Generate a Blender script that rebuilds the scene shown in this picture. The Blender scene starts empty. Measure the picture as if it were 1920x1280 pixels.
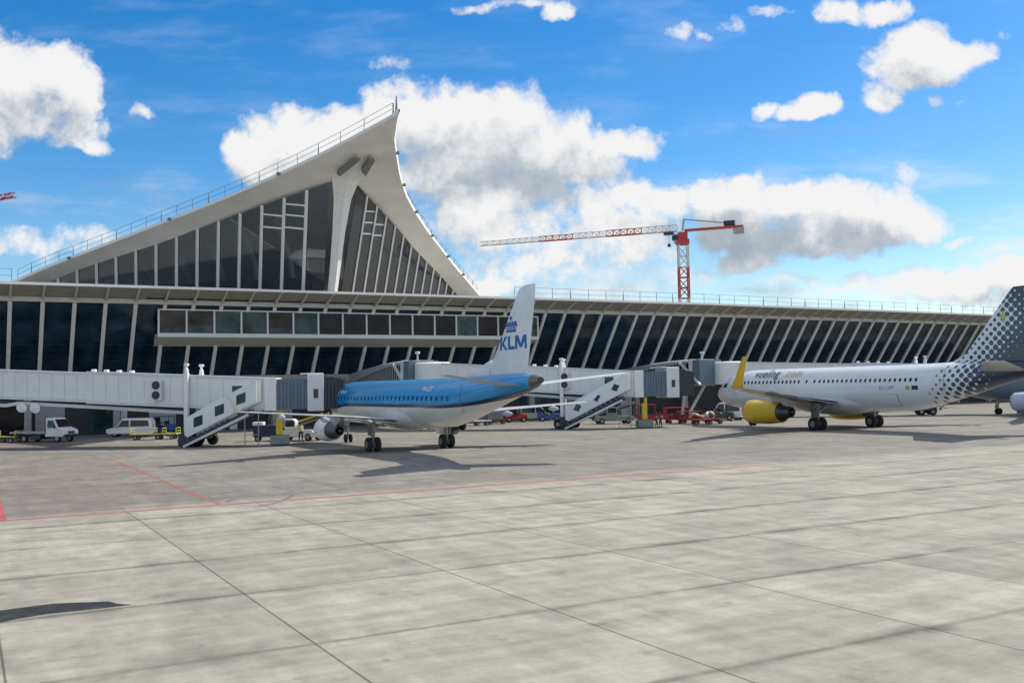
import bpy, bmesh, math, random
from mathutils import Vector, Matrix
random.seed(7)
R = math.radians
SC = bpy.context.scene
COL = SC.collection

# ------------------------------------------------------------------ camera
CAM_H, PITCH, ROLL, FPX = 4.56, R(2.6), R(-1.085), 1858.0
RT = Vector((1, 0, 0)); FW = Vector((0, math.cos(PITCH), math.sin(PITCH))); UPV = Vector((0, -math.sin(PITCH), math.cos(PITCH)))
CR, SR = math.cos(ROLL), math.sin(ROLL)
CRT = RT * CR + UPV * SR
CUP = UPV * CR - RT * SR
cam_d = bpy.data.cameras.new('camera')
cam = bpy.data.objects.new('camera', cam_d); COL.objects.link(cam)
m = Matrix.Identity(4)
for i in range(3):
    m[i][0] = CRT[i]; m[i][1] = CUP[i]; m[i][2] = -FW[i]
m[2][3] = CAM_H
cam.matrix_world = m
cam_d.sensor_width = 36; cam_d.sensor_fit = 'HORIZONTAL'
cam_d.lens = FPX / 1920 * 36
cam_d.clip_end = 20000; cam_d.clip_start = .1
SC.camera = cam
CP = Vector((0, 0, CAM_H))

def ray(px, py):                     # direction seen at a pixel of the 1920x1280 photograph
    return CRT * ((px - 960) / FPX) + FW - CUP * ((py - 640) / FPX)
def gnd(px, py, z=0):
    d = ray(px, py); return CP + d * ((z - CAM_H) / d.z)
def aty(px, py, Y):
    d = ray(px, py); return CP + d * (Y / d.y)
TH = R(29)                           # the stands, slabs and terminal run along this direction
U = Vector((math.cos(TH), math.sin(TH), 0)); V = Vector((-math.sin(TH), math.cos(TH), 0))
def W(u, v, z=0): return U * u + V * v + Vector((0, 0, z))

# ------------------------------------------------------------------ materials
MATS = {}
def nodes_of(mt):
    mt.use_nodes = True
    return mt.node_tree.nodes, mt.node_tree.links
def mat(name, col, rough=.5, metal=0, var=.12, scale=3, bump=0, spec=.5, coat=0, var2=.0):
    if name in MATS: return MATS[name]
    mt = bpy.data.materials.new(name); n, l = nodes_of(mt)
    b = n['Principled BSDF']
    b.inputs['Roughness'].default_value = rough; b.inputs['Metallic'].default_value = metal
    b.inputs['Specular IOR Level'].default_value = spec
    b.inputs['Coat Weight'].default_value = coat
    tc = n.new('ShaderNodeTexCoord')
    nz = n.new('ShaderNodeTexNoise'); nz.inputs['Scale'].default_value = scale; nz.inputs['Detail'].default_value = 6
    l.new(tc.outputs['Object'], nz.inputs['Vector'])
    rp = n.new('ShaderNodeValToRGB')
    a, c = 1 - var, 1 + var
    rp.color_ramp.elements[0].position = .3; rp.color_ramp.elements[1].position = .7
    rp.color_ramp.elements[0].color = tuple(x * a for x in col) + (1,)
    rp.color_ramp.elements[1].color = tuple(min(1, x * c) for x in col) + (1,)
    l.new(nz.outputs['Fac'], rp.inputs['Fac']); l.new(rp.outputs['Color'], b.inputs['Base Color'])
    mr = n.new('ShaderNodeMapRange'); mr.inputs['To Min'].default_value = max(.02, rough - .08); mr.inputs['To Max'].default_value = min(1, rough + .08)
    l.new(nz.outputs['Fac'], mr.inputs['Value']); l.new(mr.outputs['Result'], b.inputs['Roughness'])
    if bump:
        bp = n.new('ShaderNodeBump'); bp.inputs['Strength'].default_value = bump; bp.inputs['Distance'].default_value = .02
        l.new(nz.outputs['Fac'], bp.inputs['Height']); l.new(bp.outputs['Normal'], b.inputs['Normal'])
    MATS[name] = mt
    return mt
def M(): pass

WHITE = mat('white_paint', (.78, .78, .76), .4, var=.06)
OFFW = mat('offwhite_panel', (.62, .64, .64), .5, var=.07, scale=1.2)
BRIDGEW = mat('bridge_panel', (.72, .735, .72), .45, var=.05, scale=.9)
MULL = mat('mullion_paint', (.66, .67, .66), .45, var=.08)
ROOFW = mat('roof_concrete', (.83, .82, .78), .7, var=.08, scale=.35)
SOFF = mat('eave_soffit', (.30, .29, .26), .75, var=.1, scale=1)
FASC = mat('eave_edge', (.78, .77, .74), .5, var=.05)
BEAM = mat('beam_grey', (.52, .52, .49), .6, var=.08)
CONC = mat('concrete_wall', (.36, .35, .33), .85, var=.15, scale=1.5, bump=.2)
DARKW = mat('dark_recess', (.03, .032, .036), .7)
BELL = mat('bellows_fabric', (.13, .18, .225), .65, var=.1)
CANOPY = mat('hood_fabric', (.055, .065, .065), .8, var=.15)
DKMET = mat('dark_metal', (.05, .05, .055), .45, .5)
GREYM = mat('grey_metal', (.30, .31, .32), .4, .6)
TYRE = mat('tyre_rubber', (.018, .018, .02), .85)
YELL = mat('yellow_paint', (.70, .50, .03), .45, var=.12)
REDP = mat('red_paint', (.36, .02, .02), .45, var=.15)
CRED = mat('crane_red', (.45, .04, .035), .5)
CWHT = mat('crane_white', (.62, .60, .58), .5)
BLKG = mat('vehicle_glass', (.012, .016, .02), .08, spec=.6)
LAMPG = mat('lamp_lens', (.8, .8, .8), .15)
RAILM = mat('rail_metal', (.16, .17, .19), .5, .4)
GREENP = mat('green_grey_paint', (.22, .27, .24), .5)
BLUEP = mat('blue_paint', (.03, .10, .30), .5)
KBLUE_L = mat('logo_blue', (.0, .11, .36), .4, var=.04)
TEXTD = mat('text_slate', (.06, .09, .13), .45)
TEXTW = mat('text_white', (.75, .8, .85), .45)
TEXTY = mat('text_yellow', (.62, .52, .16), .45)

def glass_opaque(name, col, lines=0, rough=.06, spec=.3):
    if name in MATS: return MATS[name]
    mt = bpy.data.materials.new(name); n, l = nodes_of(mt); b = n['Principled BSDF']
    b.inputs['Roughness'].default_value = rough; b.inputs['Specular IOR Level'].default_value = spec
    tc = n.new('ShaderNodeTexCoord'); oi = n.new('ShaderNodeObjectInfo')
    nz = n.new('ShaderNodeTexNoise'); nz.inputs['Scale'].default_value = .45; nz.inputs['Detail'].default_value = 5
    ad = n.new('ShaderNodeVectorMath'); ad.operation = 'ADD'
    l.new(tc.outputs['Object'], ad.inputs[0]); l.new(oi.outputs['Random'], ad.inputs[1]); l.new(ad.outputs[0], nz.inputs['Vector'])
    sp = n.new('ShaderNodeSeparateXYZ'); l.new(tc.outputs['Object'], sp.inputs[0])
    wv = n.new('ShaderNodeMath'); wv.operation = 'FRACT'
    mu = n.new('ShaderNodeMath'); mu.operation = 'MULTIPLY'; mu.inputs[1].default_value = 1.7
    l.new(sp.outputs['Z'], mu.inputs[0]); l.new(mu.outputs[0], wv.inputs[0])
    lt = n.new('ShaderNodeMath'); lt.operation = 'LESS_THAN'; lt.inputs[1].default_value = .16
    l.new(wv.outputs[0], lt.inputs[0])
    rp = n.new('ShaderNodeValToRGB')
    rp.color_ramp.elements[0].position = .38; rp.color_ramp.elements[1].position = .72
    rp.color_ramp.elements[0].color = tuple(x * .5 for x in col) + (1,); rp.color_ramp.elements[1].color = tuple(x * 2.2 for x in col) + (1,)
    l.new(nz.outputs['Fac'], rp.inputs['Fac'])
    mx = n.new('ShaderNodeMix'); mx.data_type = 'RGBA'; mx.inputs['B'].default_value = tuple(x * 2.0 + .002 for x in col) + (1,)
    ml = n.new('ShaderNodeMath'); ml.operation = 'MULTIPLY'; ml.inputs[1].default_value = lines
    l.new(lt.outputs[0], ml.inputs[0]); l.new(ml.outputs[0], mx.inputs['Factor'])
    l.new(rp.outputs['Color'], mx.inputs['A']); l.new(mx.outputs['Result'], b.inputs['Base Color'])
    MATS[name] = mt; return mt
GLASS = glass_opaque('facade_glass', (.009, .023, .040), .45, spec=.4)
GLASS2 = glass_opaque('facade_glass_blue', (.008, .020, .035), .3)
GTEAL = glass_opaque('gallery_glass_teal', (.030, .056, .058), 0, spec=.22)
GBROWN = glass_opaque('gallery_glass_brown', (.034, .030, .028), 0, spec=.22)
GDARK = glass_opaque('gallery_glass_dark', (.010, .012, .018), 0, spec=.2)

def glass_clear(name, tint, refl=.09):
    mt = bpy.data.materials.new(name); n, l = nodes_of(mt)
    for x in list(n):
        if x.type == 'BSDF_PRINCIPLED': n.remove(x)
    out = n['Material Output']
    tr = n.new('ShaderNodeBsdfTransparent'); tr.inputs['Color'].default_value = tint + (1,)
    gl = n.new('ShaderNodeBsdfGlossy'); gl.inputs['Roughness'].default_value = .03; gl.inputs['Color'].default_value = (.85, .9, .95, 1)
    fr = n.new('ShaderNodeFresnel'); fr.inputs['IOR'].default_value = 1.35
    ad = n.new('ShaderNodeMath'); ad.operation = 'ADD'; ad.inputs[1].default_value = refl - .04; ad.use_clamp = True
    l.new(fr.outputs[0], ad.inputs[0])
    mx = n.new('ShaderNodeMixShader'); l.new(ad.outputs[0], mx.inputs['Fac']); l.new(tr.outputs[0], mx.inputs[1]); l.new(gl.outputs[0], mx.inputs[2])
    l.new(mx.outputs[0], out.inputs['Surface'])
    return mt
HGLASS = glass_clear('hall_glass', (.60, .68, .74), .09)

# ------------------------------------------------------------------ mesh builder
class MB:
    def __init__(s): s.v = []; s.f = []
    def add(s, vs, fs):
        o = len(s.v); s.v += [tuple(x) for x in vs]; s.f += [tuple(i + o for i in f) for f in fs]; return s
    def box(s, c, d, rz=0):
        x, y, z = [k / 2 for k in d]; cs, sn = math.cos(rz), math.sin(rz)
        vs = []
        for a in ((-x, -y, -z), (x, -y, -z), (x, y, -z), (-x, y, -z), (-x, -y, z), (x, -y, z), (x, y, z), (-x, y, z)):
            vs.append((c[0] + a[0] * cs - a[1] * sn, c[1] + a[0] * sn + a[1] * cs, c[2] + a[2]))
        return s.hexa(vs)
    def hexa(s, vs):
        return s.add(vs, [(0, 3, 2, 1), (4, 5, 6, 7), (0, 1, 5, 4), (1, 2, 6, 5), (2, 3, 7, 6), (3, 0, 4, 7)])
    def span(s, a, b): return s.box([(p + q) / 2 for p, q in zip(a, b)], [abs(q - p) for p, q in zip(a, b)])
    def bar(s, p, q, w, h, up=(0, 0, 1), w2=None, h2=None):
        p, q = Vector(p), Vector(q); d = (q - p).normalized(); up = Vector(up)
        sd = d.cross(up)
        if sd.length < 1e-4: sd = d.cross(Vector((0, 1, 0)))
        sd.normalize(); u = sd.cross(d).normalized()
        w2 = w if w2 is None else w2; h2 = h if h2 is None else h2
        vs = []
        for c, ww, hh in ((p, w, h), (q, w2, h2)):
            vs += [c - sd * ww / 2 - u * hh / 2, c + sd * ww / 2 - u * hh / 2, c + sd * ww / 2 + u * hh / 2, c - sd * ww / 2 + u * hh / 2]
        return s.hexa(vs)
    def tube(s, p, q, r, r2=None, n=10, cap=True):
        p, q = Vector(p), Vector(q); d = (q - p).normalized()
        a = d.orthogonal().normalized(); b = d.cross(a); r2 = r if r2 is None else r2
        vs = []
        for c, rr in ((p, r), (q, r2)):
            for i in range(n):
                t = 2 * math.pi * i / n; vs.append(c + a * rr * math.cos(t) + b * rr * math.sin(t))
        fs = [(i, (i + 1) % n, n + (i + 1) % n, n + i) for i in range(n)]
        if cap: fs += [tuple(range(n))[::-1], tuple(range(n, 2 * n))]
        return s.add(vs, fs)
    def loft(s, rings, cap=True, close=True):
        n = len(rings[0]); vs = [p for r in rings for p in r]; fs = []
        for k in range(len(rings) - 1):
            for i in range(n if close else n - 1):
                j = (i + 1) % n; fs.append((k * n + i, k * n + j, (k + 1) * n + j, (k + 1) * n + i))
        if cap and close:
            fs.append(tuple(range(n))[::-1]); fs.append(tuple(range((len(rings) - 1) * n, len(rings) * n)))
        return s.add(vs, fs)
    def lathe(s, o, ax, prof, n=28):      # prof: (t along ax, radius)
        ax = Vector(ax).normalized(); a = ax.orthogonal().normalized(); b = ax.cross(a); o = Vector(o)
        rings = []
        for t, r in prof:
            rings.append([o + ax * t + (a * math.cos(2 * math.pi * i / n) + b * math.sin(2 * math.pi * i / n)) * max(r, .002) for i in range(n)])
        return s.loft(rings, cap=True)
    def prism(s, poly, y0, y1, axis=1):
        n = len(poly)
        def P(p, d): return (p[0], d, p[1]) if axis == 1 else ((d, p[0], p[1]) if axis == 0 else (p[0], p[1], d))
        vs = [P(p, y0) for p in poly] + [P(p, y1) for p in poly]
        return s.add(vs, [tuple(range(n)), tuple(range(n, 2 * n))[::-1]] + [(i, n + i, n + (i + 1) % n, (i + 1) % n) for i in range(n)])
    def slab(s, q, t):                    # quad q (4 pts) given thickness t behind its normal
        q = [Vector(x) for x in q]; nn = (q[1] - q[0]).cross(q[3] - q[0]).normalized() * t
        return s.hexa(q + [x + nn for x in q])
    def build(s, name, mt, parent=None, smooth=False, bevel=0):
        me = bpy.data.meshes.new(name); me.from_pydata(s.v, [], s.f); me.update()
        bm = bmesh.new(); bm.from_mesh(me); bmesh.ops.recalc_face_normals(bm, faces=bm.faces); bm.to_mesh(me); bm.free()
        if smooth:
            for p in me.polygons: p.use_smooth = True
        me.materials.append(mt)
        o = bpy.data.objects.new(name, me); COL.objects.link(o)
        if parent: o.parent = parent
        if bevel:
            b = o.modifiers.new('bevel', 'BEVEL'); b.width = bevel; b.segments = 2; b.limit_method = 'ANGLE'
        if smooth == 'auto':
            es = o.modifiers.new('split', 'EDGE_SPLIT'); es.split_angle = R(38)
        return o
def tag(o, label=None, cat=None, group=None, kind=None):
    if label: o['label'] = label
    if cat: o['category'] = cat
    if group: o['group'] = group
    if kind: o['kind'] = kind
    return o
def thing(name, loc, rz, label, cat, group=None):
    o = bpy.data.objects.new(name, None); COL.objects.link(o)
    o.location = loc; o.rotation_euler = (0, 0, rz); o.empty_display_size = .3
    return tag(o, label, cat, group)
def copy_tree(o, parent=None):
    c = o.copy(); COL.objects.link(c); c.parent = parent
    for ch in [x for x in bpy.data.objects if x.parent == o]: copy_tree(ch, c)
    return c
def share(src, parent, name=None, loc=None):      # a copy of a mesh part under another parent
    c = src.copy(); COL.objects.link(c); c.parent = parent
    if loc is not None: c.location = loc
    return c
def lerp(a, b, t): return a + (b - a) * t
def interp(x, xs, ys):
    if x <= xs[0]: return ys[0]
    for i in range(len(xs) - 1):
        if x <= xs[i + 1]: return lerp(ys[i], ys[i + 1], (x - xs[i]) / (xs[i + 1] - xs[i]))
    return ys[-1]
def text_mesh(s, bold=.02):
    cu = bpy.data.curves.new('lettering', 'FONT'); cu.body = s; cu.offset = bold; cu.resolution_u = 3; cu.space_character = 1.08
    ob = bpy.data.objects.new('lettering_source', cu); COL.objects.link(ob)
    dg = bpy.context.evaluated_depsgraph_get()
    me = bpy.data.meshes.new_from_object(ob.evaluated_get(dg))
    bm = bmesh.new(); bm.from_mesh(me); bmesh.ops.triangulate(bm, faces=bm.faces[:])
    for _ in range(5):
        es = [e for e in bm.edges if e.calc_length() > .16]
        if not es: break
        bmesh.ops.subdivide_edges(bm, edges=es, cuts=1); bmesh.ops.triangulate(bm, faces=bm.faces[:])
    bm.verts.index_update(); vs = [v.co.copy() for v in bm.verts]; fs = [tuple(v.index for v in f.verts) for f in bm.faces]; bm.free()
    bpy.data.objects.remove(ob); bpy.data.curves.remove(cu); bpy.data.meshes.remove(me)
    return vs, fs

# ------------------------------------------------------------------ apron
def apron_mat():
    mt = bpy.data.materials.new('apron_concrete'); n, l = nodes_of(mt); b = n['Principled BSDF']
    b.inputs['Roughness'].default_value = .85; b.inputs['Specular IOR Level'].default_value = .25
    tc = n.new('ShaderNodeTexCoord'); mp = n.new('ShaderNodeMapping'); mp.inputs['Rotation'].default_value = (0, 0, -TH)
    l.new(tc.outputs['Object'], mp.inputs['Vector'])
    sp = n.new('ShaderNodeSeparateXYZ'); l.new(mp.outputs[0], sp.inputs[0])
    def mth(op, a, bb=None, c=None, clamp=False):
        x = n.new('ShaderNodeMath'); x.operation = op; x.use_clamp = clamp
        for i, v in enumerate((a, bb, c)):
            if v is None: continue
            if isinstance(v, (int, float)): x.inputs[i].default_value = v
            else: l.new(v, x.inputs[i])
        return x.outputs[0]
    def noise(vec, scale, det=6, rough=.55):
        x = n.new('ShaderNodeTexNoise'); x.inputs['Scale'].default_value = scale; x.inputs['Detail'].default_value = det; x.inputs['Roughness'].default_value = rough
        l.new(vec, x.inputs['Vector']); return x.outputs['Fac']
    def mapr(v, a, bb, c=0., d=1.):
        x = n.new('ShaderNodeMapRange'); x.interpolation_type = 'SMOOTHSTEP'
        for k, q in zip(('From Min', 'From Max', 'To Min', 'To Max'), (a, bb, c, d)): x.inputs[k].default_value = q
        l.new(v, x.inputs['Value']); return x.outputs['Result']
    uv = mp.outputs[0]; u = sp.outputs['X']; v = sp.outputs['Y']
    wob = mth('MULTIPLY', mth('SUBTRACT', noise(uv, 1.2, 3), .5), .14)
    def dist(x, x0, d, w=None):
        t = mth('DIVIDE', mth('SUBTRACT', x, x0), d)
        if w is not None: t = mth('ADD', t, mth('DIVIDE', w, d))
        return mth('MULTIPLY', mth('ABSOLUTE', mth('SUBTRACT', mth('FRACT', mth('ADD', t, .5)), .5)), d)
    du = dist(u, 5.58, 4.965); dv = dist(v, 17.6, 5.17); dvw = dist(v, 17.6, 5.17, wob)
    ju = mapr(du, .008, .034, 1, 0)
    patch = noise(uv, .22, 4)
    jv = mth('MULTIPLY', mapr(dvw, .02, .17, 1, 0), mapr(patch, .33, .6, .35, 1.))
    jv2 = mth('MULTIPLY', mapr(dvw, .03, .55, 1, 0), mapr(noise(uv, .5, 6), .44, .64))
    ju2 = mth('MULTIPLY', mapr(du, .02, .5, 1, 0), mapr(noise(uv, .4, 6), .5, .75))
    jt = mapr(dv, .006, .025, 1, 0)
    st = n.new('ShaderNodeMapping'); st.inputs['Scale'].default_value = (.28, 1.5, 1); l.new(uv, st.inputs['Vector'])
    streak = noise(st.outputs[0], .9, 8, .62)
    st2 = n.new('ShaderNodeMapping'); st2.inputs['Scale'].default_value = (1.6, .35, 1); st2.inputs['Location'].default_value = (31, 7, 0); l.new(uv, st2.inputs['Vector'])
    streak2 = noise(st2.outputs[0], .8, 7, .6)
    blot = noise(uv, .35, 8, .6); fine = noise(uv, 9, 8, .7); mid = noise(uv, 1.7, 8, .65)
    wn = n.new('ShaderNodeTexWhiteNoise'); wn.noise_dimensions = '2D'
    cb = n.new('ShaderNodeCombineXYZ')
    l.new(mth('FLOOR', mth('DIVIDE', mth('SUBTRACT', u, 5.58), 4.965)), cb.inputs[0]); l.new(mth('FLOOR', mth('DIVIDE', mth('SUBTRACT', v, 17.6), 5.17)), cb.inputs[1])
    l.new(cb.outputs[0], wn.inputs['Vector'])
    tone = mapr(wn.outputs['Value'], 0, 1, .93, 1.05)
    f = mth('MULTIPLY', tone, mapr(streak, .3, .7, .83, 1.09))
    f = mth('MULTIPLY', f, mapr(streak2, .32, .68, .86, 1.07))
    f = mth('MULTIPLY', f, mapr(blot, .35, .65, .88, 1.06))
    f = mth('MULTIPLY', f, mapr(mid, .3, .7, .90, 1.07))
    f = mth('MULTIPLY', f, mapr(fine, .25, .75, .93, 1.06))
    dark = mth('MULTIPLY', mapr(noise(uv, .6, 9, .7), .55, .72), .34)
    f = mth('MULTIPLY', f, mth('SUBTRACT', 1, dark))
    zj = mth('SUBTRACT', 1, mth('MULTIPLY', mapr(v, 40, 44), .75))
    for j, k in ((mth('MULTIPLY', ju, zj), .62), (mth('MULTIPLY', jv, zj), .42), (mth('MULTIPLY', jv2, zj), .36), (mth('MULTIPLY', ju2, zj), .22), (jt, .10)):
        f = mth('MULTIPLY', f, mth('SUBTRACT', 1, mth('MULTIPLY', j, k)))
    vo = n.new('ShaderNodeTexVoronoi'); vo.inputs['Scale'].default_value = .8; l.new(uv, vo.inputs['Vector'])
    spot = mth('MULTIPLY', mapr(vo.outputs['Distance'], .03, .11, 1, 0), mapr(noise(uv, .25, 2), .5, .6))
    f = mth('MULTIPLY', f, mth('SUBTRACT', 1, mth('MULTIPLY', spot, .3)))
    zone = mapr(mth('ADD', v, mth('MULTIPLY', mth('SUBTRACT', blot, .5), 2.5)), 40.6, 43.2)
    zl = mth('MULTIPLY', zone, mapr(u, 11, 7.5))
    m1 = n.new('ShaderNodeMix'); m1.data_type = 'RGBA'; m1.inputs['A'].default_value = (.356, .335, .283, 1); m1.inputs['B'].default_value = (.25, .236, .208, 1)
    l.new(zone, m1.inputs['Factor'])
    m2 = n.new('ShaderNodeMix'); m2.data_type = 'RGBA'; m2.inputs['B'].default_value = (.225, .198, .176, 1)
    l.new(mth('MULTIPLY', zl, .8), m2.inputs['Factor']); l.new(m1.outputs['Result'], m2.inputs['A'])
    m3 = n.new('ShaderNodeMix'); m3.data_type = 'RGBA'; m3.blend_type = 'MULTIPLY'; m3.inputs['Factor'].default_value = 1
    cc = n.new('ShaderNodeCombineColor'); [l.new(f, cc.inputs[i]) for i in range(3)]
    l.new(m2.outputs['Result'], m3.inputs['A']); l.new(cc.outputs[0], m3.inputs['B'])
    l.new(m3.outputs['Result'], b.inputs['Base Color'])
    bp = n.new('ShaderNodeBump'); bp.inputs['Strength'].default_value = .25; bp.inputs['Distance'].default_value = .01
    l.new(mth('SUBTRACT', fine, mth('MULTIPLY', ju, .8)), bp.inputs['Height']); l.new(bp.outputs['Normal'], b.inputs['Normal'])
    return mt
g = MB(); S = 6000
g.add([(-S, -600, 0), (S, -600, 0), (S, S, 0), (-S, S, 0)], [(0, 1, 2, 3)])
tag(g.build('ground', apron_mat()), kind='structure')

def paint_mat(name, col, wear):
    mt = bpy.data.materials.new(name); n, l = nodes_of(mt); b = n['Principled BSDF']; b.inputs['Roughness'].default_value = .8
    tc = n.new('ShaderNodeTexCoord'); nz = n.new('ShaderNodeTexNoise'); nz.inputs['Scale'].default_value = .7; nz.inputs['Detail'].default_value = 9; nz.inputs['Roughness'].default_value = .7
    l.new(tc.outputs['Object'], nz.inputs['Vector'])
    rp = n.new('ShaderNodeValToRGB'); rp.color_ramp.elements[0].position = .34; rp.color_ramp.elements[1].position = .62
    rp.color_ramp.elements[0].color = col + (1,); rp.color_ramp.elements[1].color = tuple(lerp(c, w, wear) for c, w in zip(col, (.3, .28, .25))) + (1,)
    l.new(nz.outputs['Fac'], rp.inputs['Fac']); l.new(rp.outputs['Color'], b.inputs['Base Color']); return mt
REDLINE = paint_mat('apron_red_paint', (.36, .045, .042), .32); REDFADE = paint_mat('apron_red_paint_worn', (.34, .20, .17), .75)
def strip(a, b, w, name, mt, z=.004):
    a, b = Vector(a), Vector(b); d = (b - a).normalized(); s = Vector((-d.y, d.x, 0)) * w / 2
    k = MB(); N = 12
    ps = [a.lerp(b, i / N) for i in range(N + 1)]
    vs = [p - s for p in ps] + [p + s for p in ps]
    k.add([(p.x, p.y, z) for p in vs], [(i, i + 1, N + 2 + i, N + 1 + i) for i in range(N)])
    return tag(k.build(name, mt), kind='structure')
strip(W(-14, 41.15), W(38, 41.0), .31, 'apron_marking', REDLINE)
strip(W(38, 41.0), W(60, 40.8), .27, 'apron_marking', REDFADE)
strip(W(9.15, 41.29), W(9.1, 76), .14, 'apron_marking', REDLINE, .004)
strip(W(1.35, 41.29), W(1.4, 60), .2, 'apron_marking', REDLINE, .004)
def ribbon(pts, w, name, mt, z=.005):
    P = [gnd(*p) for p in pts]; Q = []
    for i in range(len(P) - 1):                         # smooth the path
        p0, p1, p2, p3 = P[max(i - 1, 0)], P[i], P[i + 1], P[min(i + 2, len(P) - 1)]
        for k in range(6):
            t = k / 6
            Q.append(.5 * ((2 * p1) + (p2 - p0) * t + (2 * p0 - 5 * p1 + 4 * p2 - p3) * t * t + (3 * p1 - p0 - 3 * p2 + p3) * t ** 3))
    Q.append(P[-1]); vs = []
    for i, p in enumerate(Q):
        d = (Q[min(i + 1, len(Q) - 1)] - Q[max(i - 1, 0)]).normalized(); s = Vector((-d.y, d.x, 0)) * w / 2
        vs += [(p.x - s.x, p.y - s.y, z), (p.x + s.x, p.y + s.y, z)]
    k = MB(); k.add(vs, [(2 * i, 2 * i + 1, 2 * i + 3, 2 * i + 2) for i in range(len(Q) - 1)])
    return tag(k.build(name, mt), kind='structure')
TMARK = mat('tyre_mark_rubber', (.16, .155, .148), .9, var=.25, scale=1.5)
ribbon([(425, 941), (443, 933), (458, 926), (453, 920), (438, 917)], .22, 'tyre_mark', TMARK)
ribbon([(478, 950), (505, 945), (530, 938), (548, 927), (541, 917), (508, 911)], .24, 'tyre_mark', TMARK)
# flat, matte, nearly black patch near the camera
DKPATCH = mat('dark_patch_surface', (.034, .038, .04), .75, var=.4, scale=2.5, spec=.12)
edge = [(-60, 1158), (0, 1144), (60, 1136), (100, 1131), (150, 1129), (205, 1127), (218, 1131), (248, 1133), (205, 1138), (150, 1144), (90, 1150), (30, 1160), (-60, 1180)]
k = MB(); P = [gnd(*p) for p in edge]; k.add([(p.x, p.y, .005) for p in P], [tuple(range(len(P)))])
tag(k.build('dark_patch', DKPATCH), kind='structure')
# verge beyond the apron
VERGE = mat('verge_grass', (.06, .085, .03), .95, var=.4, scale=.4)
k = MB(); q = [W(-700, 260), W(1500, 260), W(1500, 1500), W(-700, 1500)]
k.add([(p.x, p.y, .01) for p in q], [(0, 1, 2, 3)]); tag(k.build('verge', VERGE), kind='structure')
# ------------------------------------------------------------------ terminal
U0, V0 = 40, 120
term = thing('terminal_building', W(U0, V0), TH, 'white terminal with a tall pointed beak roof and long rows of leaning dark windows', 'terminal')
def T(u, v, z): return (u - U0, v - V0, z)
def droop(u): return 0 if u < 95 else -.4 * (u - 95) / 60
UA, UB = -16, 186
us = [UA, 20, 60, 95, 110, 125, 140, 155, 170, UB]
k = MB()
prof = [(112, 15.93), (112, 16.02), (126, 16.35), (165, 16.6), (165, 14.95), (115.05, 14.95)]
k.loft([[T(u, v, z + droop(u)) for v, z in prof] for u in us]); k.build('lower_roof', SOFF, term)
k = MB(); k.loft([[T(u, v, z + droop(u)) for v, z in [(111.86, 15.86), (111.86, 16.14), (111.997, 16.14), (111.997, 15.86)]] for u in us]); k.build('eave_edge', FASC, term)
k = MB(); k.loft([[T(u, v, z + droop(u)) for v, z in [(114.9, 14.42), (114.9, 14.93), (115.6, 14.93), (115.6, 14.42)]] for u in us]); k.build('beam', BEAM, term)
k = MB(); k.loft([[T(u, v, z + droop(u)) for v, z in [(114.55, 14.97), (114.55, 15.12), (115.0, 14.97)]] for u in [17.6, 30, 45, 66]]); k.build('soffit_slot', DARKW, term)
# bays
bays = []; u = 7.3 - 8 * 3.09
while u < 72: bays.append(u); u += 3.09
u = 72.2
while u < UB - 1: bays.append(u); u += 3.03
def lean(z): return 115.25 + (14.45 - z) * .712
ZB = 6.5
mm = MB(); mm.bar((0, lean(14.45) - V0 - .12, 14.45), (0, lean(ZB) - V0 - .12, ZB), .40, .36, (0, -1, 0)); mull0 = mm.build('mullion', MULL, term); mull0.location = (bays[0] - U0, 0, 0)
rb = MB(); rb.prism([(112.15 - V0, 15.94), (112.15 - V0, 15.80), (115.0 - V0, 14.55), (115.0 - V0, 14.96)], -.11, .11, axis=0); rib0 = rb.build('eave_bracket', BEAM, term); rib0.location = (bays[0] - U0, 0, .0)
panes = {}
for i, u in enumerate(bays):
    dz = droop(u)
    if i: share(mull0, term, loc=(u - U0, 0, dz)); share(rib0, term, loc=(u - U0, 0, dz))
    w = (bays[i + 1] if i + 1 < len(bays) else u + 3.03) - u; w = round(w, 2)
    if w > 3.2: w = 3.09
    key = (w, i % 4 == 1)
    if key in panes: share(panes[key], term, loc=(u - U0 + .0, 0, dz))
    else:
        q = MB(); q.hexa([(.14, lean(ZB) - V0, ZB), (w - .14, lean(ZB) - V0, ZB), (w - .14, lean(ZB) - V0 + .06, ZB), (.14, lean(ZB) - V0 + .06, ZB),
                          (.14, lean(14.45) - V0, 14.45), (w - .14, lean(14.45) - V0, 14.45), (w - .14, lean(14.45) - V0 + .06, 14.45), (.14, lean(14.45) - V0 + .06, 14.45)])
        o = q.build('window_pane', GLASS2 if key[1] else GLASS, term); o.location = (u - U0, 0, dz); panes[key] = o
# gallery (long glazed box projecting from the leaning wall)
G0, G1, GV, GZ0, GZ1 = 18.95, 68.0, 115.35, 10.85, 13.95
q = MB()
q.prism([(GV - V0, GZ0 - .05), (GV - V0, GZ0 + .42), (GV - V0 + .5, GZ0 + .42), (lean(GZ0) - V0 + .9, GZ0 + .3), (lean(9.9) - V0, 9.9), (GV - V0 + .9, GZ0 - .25)], G0 - U0, G1 - U0, axis=0)
gal = q.build('viewing_gallery', BEAM, term)
q = MB(); q.box(((G0 + G1) / 2 - U0, GV - V0 - .04, GZ0 + .18), (G1 - G0 + .1, .12, .44)); q.build('sill_band', OFFW, gal)
q = MB(); q.box(((G0 + G1) / 2 - U0, GV - V0 + .12, GZ1 - .06), (G1 - G0 + .1, .4, .16)); q.build('top_rail', OFFW, gal)
q = MB(); q.span(T(G0, GV + .3, GZ1 - .0), T(G1, 115.8, 14.4)); q.build('upper_band', BEAM, gal)
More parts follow.
